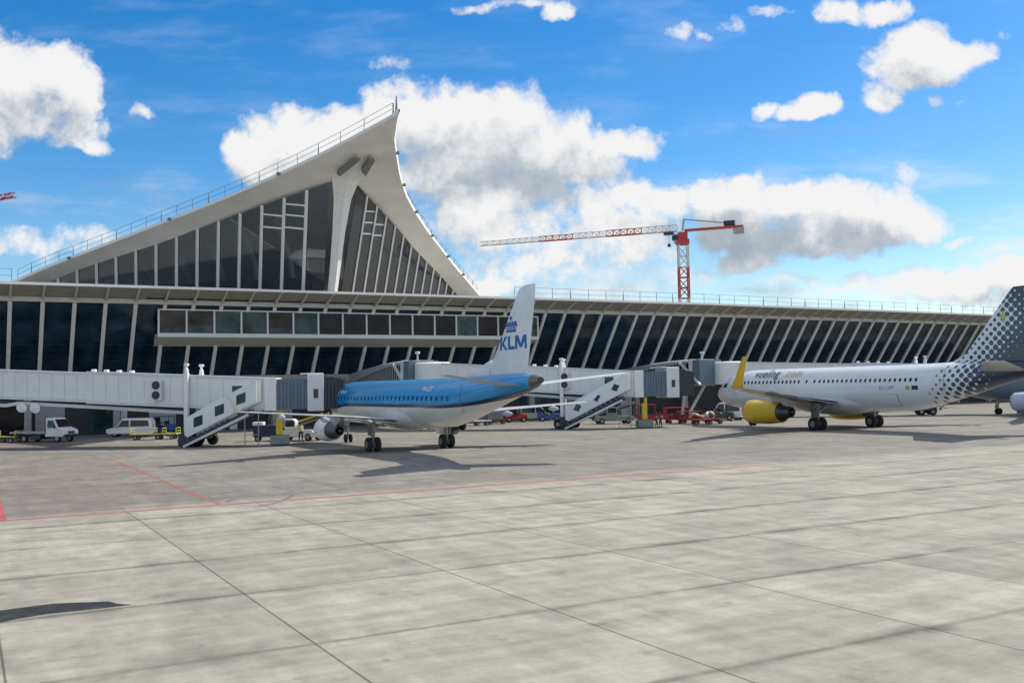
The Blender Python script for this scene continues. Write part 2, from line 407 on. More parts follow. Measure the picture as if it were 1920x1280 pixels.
q = MB(); q.span(T(G0 + .1, lean(GZ0) - .1, GZ0 + .45), T(G1 - .1, lean(GZ0) + .05, GZ1 - .1)); q.build('back_wall', DARKW, gal)
gp = []; nb = 16; gw = (G1 - G0) / nb
pm = MB(); pm.box((0, GV - V0 + .02, (GZ0 + GZ1) / 2 + .05), (.2, .2, GZ1 - GZ0 - .3)); post0 = pm.build('post', OFFW, gal); post0.location = (G0 - U0 + .05, 0, 0)
gm = [GBROWN, GBROWN, GTEAL, GTEAL, GBROWN, GTEAL, GDARK, GDARK, GDARK, GDARK, GDARK, GDARK, GTEAL, GDARK, GDARK, GBROWN]
for i in range(nb):
    if i or True:
        p = share(post0, gal, loc=(G0 + (i + 1) * gw - U0 - (.05 if i == nb - 1 else 0), 0, 0))
    q = MB(); q.span(T(G0 + i * gw + .1, GV + .04, GZ0 + .42), T(G0 + (i + 1) * gw - .1, GV + .08, GZ1 - .13)); q.build('window_pane', gm[i], gal)
    if gm[i] == GBROWN:
        q = MB(); q.span(T(G0 + i * gw + .2, GV + .015, GZ0 + .45), T(G0 + (i + 1) * gw - .2, GV + .035, GZ0 + 1.05 + .3 * (i % 2))); q.build('window_film', GTEAL, gal)
# side end of gallery
q = MB(); q.prism([(GV - V0 + .1, GZ0 + .4), (lean(GZ0) - V0, GZ0 + .4), (lean(GZ1) - V0 + .1, GZ1 - .1), (GV - V0 + .1, GZ1 - .1)], G1 - U0 - .12, G1 - U0 - .05, axis=0); q.build('end_panel', GDARK, gal)
# ground floor
q = MB(); q.span(T(UA, 120.4, 5.6), T(UB, 122.0, ZB + .03)); q.build('floor_band', CONC, term)
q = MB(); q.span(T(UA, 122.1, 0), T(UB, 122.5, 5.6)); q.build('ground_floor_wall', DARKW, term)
pil = None
for i in range(22):
    u = -12 + i * 9.1
    if pil is None:
        q = MB(); q.box((0, 120.9 - V0, 2.8), (.7, .7, 5.6)); pil = q.build('pillar', CONC, term); pil.location = (u - U0, 0, 0)
    else: share(pil, term, loc=(u - U0, 0, 0))
for (a, b, z, mt) in ((12.6, 15.6, 3.9, GTEAL), (15.9, 16.6, 4.2, OFFW), (19, 22, 3.4, GREYM), (24.5, 28, 3.6, GDARK), (28.3, 29.2, 3.8, OFFW), (33, 36, 3.4, GREYM), (52, 55.5, 3.5, GDARK), (58, 60, 3.3, OFFW), (62, 66, 3.5, GREYM), (69, 72, 3.4, GTEAL), (76, 80, 3.6, GREYM), (86, 88, 3.3, OFFW), (2, 6, 3.8, GDARK), (7, 10, 3.4, GREYM)):
    q = MB(); q.span(T(a, 121.95, .02), T(b, 122.08, z)); q.build('service_door', mt, term)
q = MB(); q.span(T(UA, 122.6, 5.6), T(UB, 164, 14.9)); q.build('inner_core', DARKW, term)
for a, b in ((UA, UA - .4), (UB, UB + .4)):
    q = MB(); q.span(T(a, 116, 0), T(b, 164, 15.5)); q.build('end_wall', OFFW, term)
# ---- central hall
UC = 38.4
EW = [0, .35, 2.04, 4.08, 6.23, 9.11, 11.9, 15.12, 18.37, 21.77, 25.17, 28.73, 31.5, 33.5]
EV = [91.9, 93.3, 98.26, 102.53, 106.88, 111.81, 115.65, 119.74, 123.58, 127.3, 131.1, 134.8, 137.4, 139.3]
EZ = [32.35, 32.1, 31.26, 30.2, 29.25, 28.03, 26.9, 25.69, 24.5, 23.2, 21.95, 20.65, 19.4, 18.4]
GW = [0, 1.17, 2.67, 6.42, 8.47, 10.58, 12.69, 14.78, 16.76, 18.84, 20.89, 23.01, 25.01, 28, 31, 33.5]
GVV = [107.2, 108.61, 111.0, 115.3, 117.2, 119.4, 121.4, 123.5, 125.5, 127.8, 130.1, 132.5, 134.7, 137.9, 141, 143.4]
GZ = [28.9, 28.6, 28.05, 26.85, 26.15, 25.4, 24.65, 23.87, 23.1, 22.45, 21.85, 21.2, 20.57, 19.4, 18.1, 17.0]
def H(s, w, v, z): return T(UC + s * w, v, z)
NS = 26
def epar(t): w = 33.5 * t ** 1.5; return w, interp(w, EW, EV), interp(w, EW, EZ)
def gpar(t): w = 33.5 * t ** 1.5; return w, interp(w, GW, GVV), interp(w, GW, GZ)
tl = [i / NS for i in range(NS + 1)]
for s in (-1, 1):
    q = MB()
    rows = []
    for j in range(5):
        f = j / 4; row = []
        for t in tl:
            e, gg = epar(t), gpar(t); bow = .35 * math.sin(math.pi * f) * (1 - t)
            row.append(H(s, lerp(e[0], gg[0], f), lerp(e[1], gg[1], f), lerp(e[2], gg[2], f) + bow))
        rows.append(row)
    q.loft(rows, close=False); so = q.build('hall_soffit', ROOFW, term, smooth=True)
    q = MB()
    top = [[], [], [], []]
    for t in tl:
        e = epar(t); top[0].append(H(s, e[0], e[1], e[2] - .02)); top[1].append(H(s, e[0] + .1, e[1] - .05, e[2] + .28)); top[2].append(H(s, e[0] * .5, e[1] + 2.5 * t, e[2] + .5)); top[3].append(H(s, 0, e[1] + 4 * t, e[2] + .9 - .6 * (1 - t)))
    q.loft(top, close=False); q.build('hall_roof', FASC, term, smooth=True)
q = MB(); e = epar(1)
q.add([H(-1, 33.4, e[1] - .1, 16.3), H(1, 33.4, e[1] - .1, 16.3), H(1, 33.4, e[1] - .1, e[2] + .2), H(0, 0, e[1] + 3.9, e[2] + .85), H(-1, 33.4, e[1] - .1, e[2] + .2)], [(0, 1, 2, 3, 4)])
q.build('hall_back_window', HGLASS, term)
# glazed prow: wall plane v = 112.2 + .97 w - .39 (z - 16)
def wallv(w, z): return 112.2 + .97 * w - .39 * (z - 16)
ZH = 15.9
def top_of(w0):
    lo, hi = ZH, 30
    for _ in range(40):
        z = (lo + hi) / 2; w = w0 + .055 * (z - ZH)
        if interp(w, GW, GZ) > z: lo = z
        else: hi = z
    return w, z
for s, ws in ((-1, [.95 + 2.06 * i for i in range(15)]), (1, [.95 + 2.2 * i for i in range(14)])):
    tops = [top_of(w) for w in ws]
    for i, (w0, (w1, z1)) in enumerate(zip(ws, tops)):
        wid = .3 if s < 0 else .22
        if i:
            q = MB(); q.bar(H(s, w0, wallv(w0, ZH) - .1, ZH), H(s, w1, wallv(w1, z1) - .1, z1), wid, .35, (0, -1, 0)); q.build('hall_mullion', WHITE, term)
        if i + 1 < len(ws):
            wb, (wt, zt) = ws[i + 1], tops[i + 1]
            q = MB(); q.slab([H(s, w0 + .1, wallv(w0 + .1, ZH), ZH), H(s, wb - .1, wallv(wb - .1, ZH), ZH), H(s, wt - .1, wallv(wt - .1, zt), zt), H(s, w1 + .1, wallv(w1 + .1, z1), z1)], .04)
            q.build('hall_window', HGLASS, term)
        if i in (1, 2) if s < 0 else i in (1, 2):
            wb, (wt, zt) = ws[i + 1], tops[i + 1]
            lf = MB()
            for z in ((27.3, 26.1, 24.9, 23.5) if s < 0 else (27.2, 26.0, 24.7, 23.4)):
                za = z + .22 * i - .3
                if za > zt - .3: continue
                a = w0 + .055 * (za - ZH); b = wb + .055 * (za - ZH)
                lf.bar(H(s, a, wallv(a, za) - .06, za), H(s, b, wallv(b, za) - .06, za + .42), .2, .18, (0, 0, 1))
            if lf.v: lf.build('louvre_frame', WHITE, term)
# central leaning column
q = MB()
q.loft([[H(1, -a, v, z), H(1, 0, v - .7, z), H(1, a, v, z), H(1, a * .5, v + 1.0, z), H(1, -a * .5, v + 1.0, z)] for a, v, z in ((.62, 113.2, 15.8), (.66, 112.0, 19), (.78, 110.6, 23), (1.05, 109.2, 26.6), (1.6, 108.1, 28.6), (2.3, 106.6, 29.9))])
q.build('hall_column', WHITE, term)
# vents in the soffit
def on_soffit(s, px, py):
    a = [Vector(H(s, *epar(.0))), Vector(H(s, *epar(.3))), Vector(H(s, *gpar(.02)))]
    M_ = Matrix.Translation(W(U0, V0)) @ Matrix.Rotation(TH, 4, 'Z')
    a = [M_ @ x for x in a]; nn = (a[1] - a[0]).cross(a[2] - a[0]).normalized()
    if nn.dot(FW) > 0: nn = -nn
    d = ray(px, py); t = (a[0] - CP).dot(nn) / d.dot(nn)
    return M_.inverted() @ (CP + d * t + nn * .10)
VENT = mat('vent_metal', (.20, .20, .19), .6, var=.3, scale=3)
for s, quad in ((-1, [(631, 320), (637, 325), (676, 294), (665, 293)]), (1, [(677, 316), (685, 325), (702, 296), (692, 292)])):
    p = [on_soffit(s, *x) for x in quad]
    q = MB(); q.slab(p, .3); vt = q.build('vent_grille', VENT, term)
    for i in range(1, 6):
        q = MB(); a = p[0].lerp(p[3], i / 6); b = p[1].lerp(p[2], i / 6); q.bar(a, b, .14, .16); q.build('louvre', DARKW, vt)
# interior of the hall
HRED = mat('hall_inner_wall', (.32, .19, .18), .8, var=.2, scale=.4)
q = MB(); q.span(T(UC - 30, 143.5, 16.3), T(UC + 30, 144, 19.2)); q.build('inner_wall', HRED, term)
for s in (-1, 1):
    q = MB(); q.bar(H(s, 1.6, wallv(1.6, 16) + 2.2, 17.2), H(s, 26, wallv(26, 16) + 2.2, 17.2), .1, 2.0); q.build('inner_parapet', HRED, term)
    for i in range(6):
        w = 3 + 3.4 * i; z = interp(w, GW, GZ) - .5
        q = MB()
        pts = [H(s, w + .5 * k_ * .6, wallv(w, ZH) + 3 + k_ * 1.1, lerp(16, z, (k_ / 5) ** .6)) for k_ in range(6)]
        for a, b in zip(pts, pts[1:]): q.bar(a, b, .55, .5)
        q.build('inner_rib', mat('inner_rib_paint', (.72, .66, .54), .7), term)
# railings
def railing(path, h, name='railing', tip=False, step=1, tilt=0):
    root = MB(); n_ = len(path)
    for zf in (1, .55):
        pts = [Vector(p) + Vector((0, -.0, h * zf)) for p in path]
        for a, b in zip(pts, pts[1:]): root.bar(a, b, .035, .035)
    r = root.build(name, RAILM, term)
    pm = MB(); pm.bar((0, 0, -.05), (0, 0, h), .05, .05); bs = pm.build('post', RAILM, r); bs.location = path[0]
    fat = MB(); fat.bar((0, 0, -.05), (.0, 0, h * .96), .12, .1, w2=.05, h2=.05); fb = None
    for i, p in enumerate(path[1:], 1):
        if i % 3 == 0:
            if fb is None: fb = fat.build('post', RAILM, r); fb.location = p
            else: share(fb, r, loc=p)
        else: share(bs, r, loc=p)
    return r
railing([T(u, 113.4, 16.05) for u in [UA + 2.9 * i for i in range(8)]], 1.55)
railing([T(u, 113.4, 16.05 + droop(u)) for u in [63.4 + 2.9 * i for i in range(41)]], 1.55)
for s in (-1, 1):
    pts = []; N = 22
    for i in range(N + 1):
        w = .3 + 32.4 * i / N; pts.append(H(s, w - .25, interp(w, EW, EV) + .35, interp(w, EW, EZ) + .3))
    railing(pts, 1.35)
q = MB(); q.tube(H(1, 0, 92.6, 32.3), H(1, 0, 92.6, 34.3), .16, .05); q.build('lightning_rod', RAILM, term)
# small fittings along the hall roof edge
ft = MB(); ft.box((0, 0, 0), (.35, .35, .3)); f0 = None
for w in (3.5, 7.5, 12, 17, 22, 27):
    p = H(1, w + .1, interp(w, EW, EV) - .15, interp(w, EW, EZ) + .15); pl = H(-1, w + .1, interp(w, EW, EV) - .15, interp(w, EW, EZ) + .15)
    if f0 is None: f0 = ft.build('roof_fitting', RAILM, term); f0.location = p
    else: share(f0, term, loc=p)
    if w in (7.5, 17, 27): share(f0, term, loc=pl)
# ------------------------------------------------------------------ boarding bridges
def bridge(name, p0, p1, z0, z1, wcol, label, stair_s, diamonds=False, lamps=False):
    """p0 rotunda centre, p1 far end of the tunnel at the cabin, z0 / z1 roof heights there."""
    p0, p1 = Vector(p0), Vector(p1); d = p1 - p0; L = d.length; a = math.atan2(d.y, d.x)
    b = thing(name, (p0.x, p0.y, 0), a, label, 'boarding bridge', 'boarding bridges at the stands')
    def zr(x): return lerp(z0, z1, x / L)
    HT = 2.75
    # rotunda and pedestal
    k = MB(); k.lathe((0, 0, 0), (0, 0, 1), [(z0 - 3.1, 1.2), (z0 - 3.05, 2.0), (z0 - .25, 2.0), (z0 - .1, 1.8), (z0 - .06, .2)], 20); k.build('rotunda', BRIDGEW, b, smooth='auto')
    k = MB(); k.lathe((0, 0, 0), (0, 0, 1), [(0, .75), (.25, .75), (.3, .5), (z0 - 3.6, .5), (z0 - 3.0, 1.1)], 16); k.build('pedestal', CONC, b, smooth='auto')
    # telescoping sections
    xs = .46 * L
    def section(n, xa, xb, w, top, bot, mt):
        k = MB(); za, zb = zr(xa) + top, zr(xb) + top
        k.hexa([(xa, -w, za - HT + bot), (xb, -w, zb - HT + bot), (xb, w, zb - HT + bot), (xa, w, za - HT + bot), (xa, -w, za), (xb, -w, zb), (xb, w, zb), (xa, w, za)])
        o = k.build(n, mt, b, bevel=.05)
        r = MB()
        for sgn in (-1, 1):
            r.bar((xa, sgn * (w + .03), za - .06), (xb, sgn * (w + .03), zb - .06), .1, .16)
            r.bar((xa, sgn * (w + .03), za - HT + bot + .12), (xb, sgn * (w + .03), zb - HT + bot + .12), .1, .26)
        for i in range(int((xb - xa) / 1.2)):
            x = xa + .6 + i * 1.2; zt = zr(x) + top
            r.bar((x, -w - .012, zt - .2), (x, -w - .012, zt - HT + bot + .3), .03, .035, (0, 1, 0))
        r.build('edge_trim', OFFW, o)
        return o
    section('tunnel_section', 1.5, xs + 2, 1.35, -.12, .2, BRIDGEW)
    s2 = section('tunnel_section', xs, L, 1.6, 0, 0, BRIDGEW)
    # roof fittings
    for i in range(4):
        x = xs + .3 + i * 1.2; k = MB(); k.box((x, -1.0, zr(x) + .1), (.35, .35, .22)); k.build('roof_lamp', WHITE, b, bevel=.04)
    # cable chain and channel under the tunnel
    k = MB()
    pts = [(1.5, zr(1.5) - 3.15), (xs * .42, zr(xs * .42) - 3.25), (xs * .52, zr(xs * .5) - 3.0), (xs * 1.1, zr(xs) - 3.15), (L * .76, zr(L * .76) - 3.2)]
    for (xa, za), (xb, zb) in zip(pts, pts[1:]): k.bar((xa, -1.1, za), (xb, -1.1, zb), .3, .28)
    k.build('cable_duct', OFFW, b)
    k = MB(); k.bar((xs * .2, -.2, zr(xs * .3) - 2.95), (L * .75, -.2, zr(L * .75) - 3.0), 1.6, .3); k.build('under_frame', DKMET, b)
    # air conditioner on the side
    x = L * .68; z = zr(x) - HT * .5
    k = MB(); k.box((x, -1.82, z), (1.0, .36, 1.75)); ac = k.build('air_conditioner', OFFW, b, bevel=.03)
    for zz in (.42, -.42):
        k = MB(); k.tube((x, -1.99, z + zz), (x, -2.03, z + zz), .36, n=18); k.build('fan', DKMET, ac)
    # lift columns
    xc = wcol
    for sgn in (-1, 1):
        k = MB(); k.span((xc - .17 + (-.55 if sgn > 0 else 0), sgn * 1.85 - .17, 1.3), (xc + .17 + (-.55 if sgn > 0 else 0), sgn * 1.85 + .17, zr(xc) + .15)); c = k.build('lift_column', WHITE, b)
        k = MB(); k.lathe((xc + (-.55 if sgn > 0 else 0), sgn * 1.85, zr(xc) + .15), (0, 0, 1), [(0, .2), (.35, .17), (.4, .1), (.6, .1), (.65, .22), (.82, .22), (.84, .05)], 12); k.build('finial', WHITE, c)
    k = MB(); k.box((xc + .3, 0, .95), (1.1, 4.0, .7)); k.box((xc - .6, 0, .75), (.9, 2.6, .6)); k.build('drive_bogie', DKMET, b, bevel=.04)
    for sgn in (-1, 1):
        for dx in (-.55, .75):
            k = MB(); k.tube((xc + dx, sgn * 1.15, .48), (xc + dx, sgn * 1.55, .48), .48, n=20); w_ = k.build('wheel', TYRE, b, bevel=.05)
            k = MB(); k.tube((xc + dx, sgn * 1.5, .48), (xc + dx, sgn * 1.57, .48), .22, n=14); k.build('rim', GREYM, w_)
    # cabin end: bellows, cabin, hood, built along the direction to the aircraft
    ca = R(12) - a
    cb = bpy.data.objects.new('cabin_pivot', None)
    bpy.data.objects.remove(cb)
    cs, sn = math.cos(ca), math.sin(ca)
    def cab(x, y, z): return (L + x * cs - y * sn, x * sn + y * cs, z)
    def cbox(xa, xb, ya, yb, za, zb): return [cab(x, y, z) for z in (za, zb) for x, y in ((xa, ya), (xb, ya), (xb, yb), (xa, yb))]
    zt = z1; zb = z1 - HT
    k = MB(); k.hexa(cbox(-.7, .25, -1.7, 1.7, zb, zt + .02)); k.build('tunnel_end', WHITE, b, bevel=.04)
    k = MB()
    for i in range(9): k.hexa(cbox(.25 + i * .29, .25 + i * .29 + .25, -1.55 - .04 * (i % 2), 1.55, zb + .08, zt - .12))
    k.hexa(cbox(.25, 2.8, -1.5, 1.5, zb + .1, zt - .16)); k.build('bellows', BELL, b)
    k = MB(); k.hexa(cbox(2.8, 4.15, -1.75, 1.75, zb - .1, zt + .25)); k.hexa(cbox(2.2, 4.15, -1.7, 1.7, zt + .25, zt + .34)); ch = k.build('cabin', BRIDGEW, b, bevel=.05)
    k = MB(); k.hexa(cbox(3.3, 3.68, -1.79, -1.74, zb + 1.0, zb + 1.75)); k.build('window', BLKG, ch)
    k = MB()
    for i in range(6): k.hexa(cbox(4.15 + i * .3, 4.42 + i * .3, -1.6 + .03 * i, 1.6 - .03 * i, zb + .05, zt + .1 - .05 * i - .05 * (i % 2)))
    k.build('hood', CANOPY, b)
    # yellow jacking leg under the cabin
    k = MB(); k.hexa(cbox(.45, .75, -1.25, -.95, .9, zb + .1)); k.hexa(cbox(.2, .5, -1.3, -1.0, .9, zb - .6)); k.build('jacking_leg', YELL, b, bevel=.03)
    k = MB(); k.hexa(cbox(-.3, 1.3, -1.6, -.4, .1, .85)); k.build('jack_base', GREENP, b, bevel=.06)
    # side door and landing
    dx = L - 1.5
    k = MB(); k.span((dx - .55, -1.66, zr(dx) - HT + .25), (dx + .35, -1.605, zr(dx) - .55)); k.build('door', WHITE, b)
    k = MB(); k.span((dx - 1.5, -1.645, zr(dx) - HT + .35), (dx - .6, -1.605, zr(dx) - .7)); k.build('window', GTEAL, b)
    # enclosed service stair going down beside the tunnel
    if not stair_s: return b
    xt, xb_ = dx + .5, dx + .5 - stair_s; zt_ = zr(dx) - HT
    y0, y1 = -2.75, -1.75
    st = MB(); st.bar((xt + .1, (y0 + y1) / 2, zt_ - .1), (xb_ - .3, (y0 + y1) / 2, .18), 1.0, .42, (0, 0, 1)); stair = st.build('staircase', DKMET, b)
    for i in range(12):
        t = (i + .5) / 12; k = MB(); k.box((lerp(xt, xb_, t), (y0 + y1) / 2, lerp(zt_, .3, t) + .18), (.42, .96, .06)); k.build('step', GREYM, stair)
    def pan(t, h): x = lerp(xt, xb_, t); return (x, lerp(zt_, .35, t) + h)
    for y in (y0 - .03, y1 - .05):
        k = MB(); k.prism([pan(-.12, .42), pan(.97, .42), pan(1.02, .75), pan(1.02, 2.1), pan(.6, 2.2), pan(-.12, 2.2)], y, y + .05); sd = k.build('side_panel', BRIDGEW, stair)
        if y < y1 - .5:
            for t in (.80, .46, .12):
                x, z = pan(t, 1.3); e = .4
                sh = .33 * (1 if not diamonds else 1)
                pts = [(x - e, z - e - sh * e), (x + e, z - e + sh * e), (x + e, z + e + sh * e), (x - e, z + e - sh * e)]
                if diamonds: pts = [(x - e * 1.1, z - e * .5), (x + e * .25, z - e), (x + e * 1.1, z + e * .5), (x - e * .25, z + e)]
                k = MB(); k.prism(pts, y - .025, y - .004); k.build('window', GTEAL, sd)
    k = MB(); k.bar((xt, y0 - .09, zt_ - .33), (xb_ - .2, y0 - .09, .07), .06, .2); k.build('stringer', OFFW, stair)
    k = MB(); k.span((xt, y0, zt_ - .12), (dx + 1.4, y1 + .1, zt_ - .02)); k.build('landing', GREYM, stair)
    k = MB(); k.span((xb_ - .75, y0 + .05, .2), (xb_ + .3, y1 + .25, 1.15)); k.build('stair_carriage', DKMET, stair, bevel=.05)
    for dy in (y0 + .2, y1 - .2):
        k = MB(); k.tube((xb_ - .4, dy - .12, .3), (xb_ - .4, dy + .12, .3), .3, n=16); k.build('wheel', TYRE, stair)
    # thin braces and props under the landing
    k = MB()
    for x in (xt - .4, dx + 1.3): k.bar((x, y0 + .1, .02), (x, y0 + .1, zt_), .06, .06)
    k.bar((xt - .4, y0 + .1, 1.0), (dx + 1.3, y0 + .1, 1.0), .05, .05); k.build('prop', GREYM, b)
    if lamps:
        for i, x in enumerate((lamps, lamps + 1.3)):
            z = zr(x) - 3.35
            k = MB(); k.lathe((x, -1.5, z), (.25, -1, -.15), [(-.12, .2), (0, .42), (.07, .44), (.1, .3), (.11, .02)], 18); k.build('floodlight', LAMPG, b, smooth='auto')
            k = MB(); k.bar((x, -1.4, z), (x, -1.15, z + .55), .06, .06); k.build('lamp_bracket', GREYM, b)
    return b
bridge('boarding_bridge', (-50.3, 89.6), (-20.35, 84.4), 7.3, 5.67, 23.4, 'long white boarding bridge with square-windowed stair reaching the nose of the blue-topped jet', 5.6, lamps=7.7)
bridge('boarding_bridge', W(45.6, 100.5).xy, (12.9, 104.0), 7.5, 5.95, 15.0, 'white boarding bridge with diamond-windowed stair ending in mid-air, between the two aircraft', 5.9, diamonds=True)
bridge('boarding_bridge', (28.6, 131.2), (62, 122.5), 7.4, 6.0, 24, 'white boarding bridge mostly hidden behind the spotted jet, its pedestal near the winglet', 0)

# fixed walkways from the terminal to each rotunda
SLAT = mat('walkway_slat', (.42, .45, .47), .5)
WROOF = mat('walkway_roof', (.34, .38, .40), .55, var=.08)
def walkway(u, va, vb, label):
    w = thing('walkway', W(u, (va + vb) / 2), TH, label, 'walkway', 'fixed walkways to the bridges')
    m_ = (va + vb) / 2; L = va - vb; N = 14
    def top(t): return 6.55 + 1.12 * math.sin(t * math.pi / 2 * 1.0)     # t = 0 at the terminal, 1 at the rotunda
    def yy(t): return va - L * t - m_
    k = MB(); rings = []
    for i in range(N + 1):
        t = i / N; z = top(t); hw = 1.75
        fd = .42 + 1.1 * (1 - t) ** 1.4; rings.append([(-hw - .15, yy(t), z - fd), (hw + .15, yy(t), z - fd), (hw + .15, yy(t), z - .15), (hw * .6, yy(t), z + .05), (-hw * .6, yy(t), z + .05), (-hw - .15, yy(t), z - .15)])
    k.loft(rings); k.build('roof', WROOF, w)
    k = MB(); k.span((-1.8, yy(1), 4.25), (1.8, yy(0), 4.6)); k.build('floor', CONC, w)
    k = MB()
    for x in (-1.62, 1.62):
        for i in range(N):
            a, b2 = i / N, (i + 1) / N
            k.hexa([(x - .02, yy(a), 4.6), (x + .02, yy(a), 4.6), (x + .02, yy(b2), 4.6), (x - .02, yy(b2), 4.6), (x - .02, yy(a), top(a) - .42), (x + .02, yy(a), top(a) - .42), (x + .02, yy(b2), top(b2) - .42), (x - .02, yy(b2), top(b2) - .42)])
    k.build('glazing', GDARK, w)
    ns = 24; n0 = None
    for x in (-1.72, 1.72):
        for i in range(ns):
            t = .12 + .82 * i / (ns - 1); k = MB(); k.span((x - .05, yy(t) - .07, 4.6), (x + .05, yy(t) + .07, top(t) - .40)); k.build('slat', SLAT, w)
    k = MB(); k.span((-1.95, yy(1) - .45, 4.2), (1.95, yy(1) + .15, 7.7)); k.build('end_portal', OFFW, w, bevel=.04)
    k = MB()
    for i in range(5): k.span((-1.8 + .05 * (i % 2), yy(1) - .75 - i * .3, 4.3), (1.8 - .05 * (i % 2), yy(1) - .5 - i * .3, 7.62))
    k.build('bellows', BELL, w)
    for x in (-1.2, 1.2):
        k = MB(); k.bar((x * 1.4, yy(.93), 4.3), (x * .4, yy(.8), .0), .3, .3); k.build('leg', OFFW, w)
    k = MB(); k.bar((-2.05, yy(.9), 7.3), (-2.05, yy(1) - 2.3, 4.3), .28, .24); k.build('brace', OFFW, w)
    k = MB(); k.lathe((0, yy(1) - .3, 7.7), (0, 0, 1), [(0, .1), (.7, .1), (.75, .28), (1.0, .28), (1.02, .05)], 12); k.build('beacon', OFFW, w, smooth='auto')
walkway(44.9, 121.5, 103.4, 'arched grey walkway with slatted sides seen above the blue fuselage')
walkway(86.0, 121.5, 103.4, 'arched grey walkway with slatted sides beside the yellow winglet')
# ------------------------------------------------------------------ aircraft
def plane_white(name, col=(.72, .74, .75), rough=.28):
    return mat(name, col, rough, var=.05, scale=.8, coat=.3)
def livery_two_tone():
    mt = bpy.data.materials.new('blue_over_white_paint'); n, l = nodes_of(mt); b = n['Principled BSDF']
    b.inputs['Roughness'].default_value = .28; b.inputs['Coat Weight'].default_value = .35
    tc = n.new('ShaderNodeTexCoord'); sp = n.new('ShaderNodeSeparateXYZ'); l.new(tc.outputs['Object'], sp.inputs[0])
    def mth(op, a, bb=None, clamp=False):
        x = n.new('ShaderNodeMath'); x.operation = op; x.use_clamp = clamp
        for i, v in enumerate((a, bb)):
            if v is None: continue
            if isinstance(v, (int, float)): x.inputs[i].default_value = v
            else: l.new(v, x.inputs[i])
        return x.outputs[0]
    aft = mth('MAXIMUM', mth('SUBTRACT', mth('MULTIPLY', sp.outputs['X'], -1), 7.5), 0)
    rise = mth('MULTIPLY', mth('POWER', aft, 1.9), .0115)
    fore = mth('MAXIMUM', mth('SUBTRACT', sp.outputs['X'], 9.0), 0)
    dip = mth('MULTIPLY', mth('POWER', fore, 1.8), .022)
    zz = mth('SUBTRACT', sp.outputs['Z'], mth('SUBTRACT', mth('ADD', 3.2, rise), dip))
    rp = n.new('ShaderNodeValToRGB'); rp.color_ramp.interpolation = 'CONSTANT'
    e = rp.color_ramp.elements; e[0].position = 0; e[0].color = (.68, .68, .63, 1)
    e[1].position = .5; e[1].color = (.004, .018, .07, 1)
    x = e.new(.522); x.color = (.0, .265, .57, 1)
    l.new(mth('ADD', mth('MULTIPLY', zz, .1), .5, True), rp.inputs['Fac'])
    nz = n.new('ShaderNodeTexNoise'); nz.inputs['Scale'].default_value = .9; nz.inputs['Detail'].default_value = 6; l.new(tc.outputs['Object'], nz.inputs['Vector'])
    mr = n.new('ShaderNodeMapRange'); mr.inputs['To Min'].default_value = .88; mr.inputs['To Max'].default_value = 1.1; l.new(nz.outputs['Fac'], mr.inputs['Value'])
    mx = n.new('ShaderNodeMix'); mx.data_type = 'RGBA'; mx.blend_type = 'MULTIPLY'; mx.inputs['Factor'].default_value = 1
    cc = n.new('ShaderNodeCombineColor'); [l.new(mr.outputs['Result'], cc.inputs[i]) for i in range(3)]
    l.new(rp.outputs['Color'], mx.inputs['A']); l.new(cc.outputs[0], mx.inputs['B']); l.new(mx.outputs['Result'], b.inputs['Base Color'])
    return mt
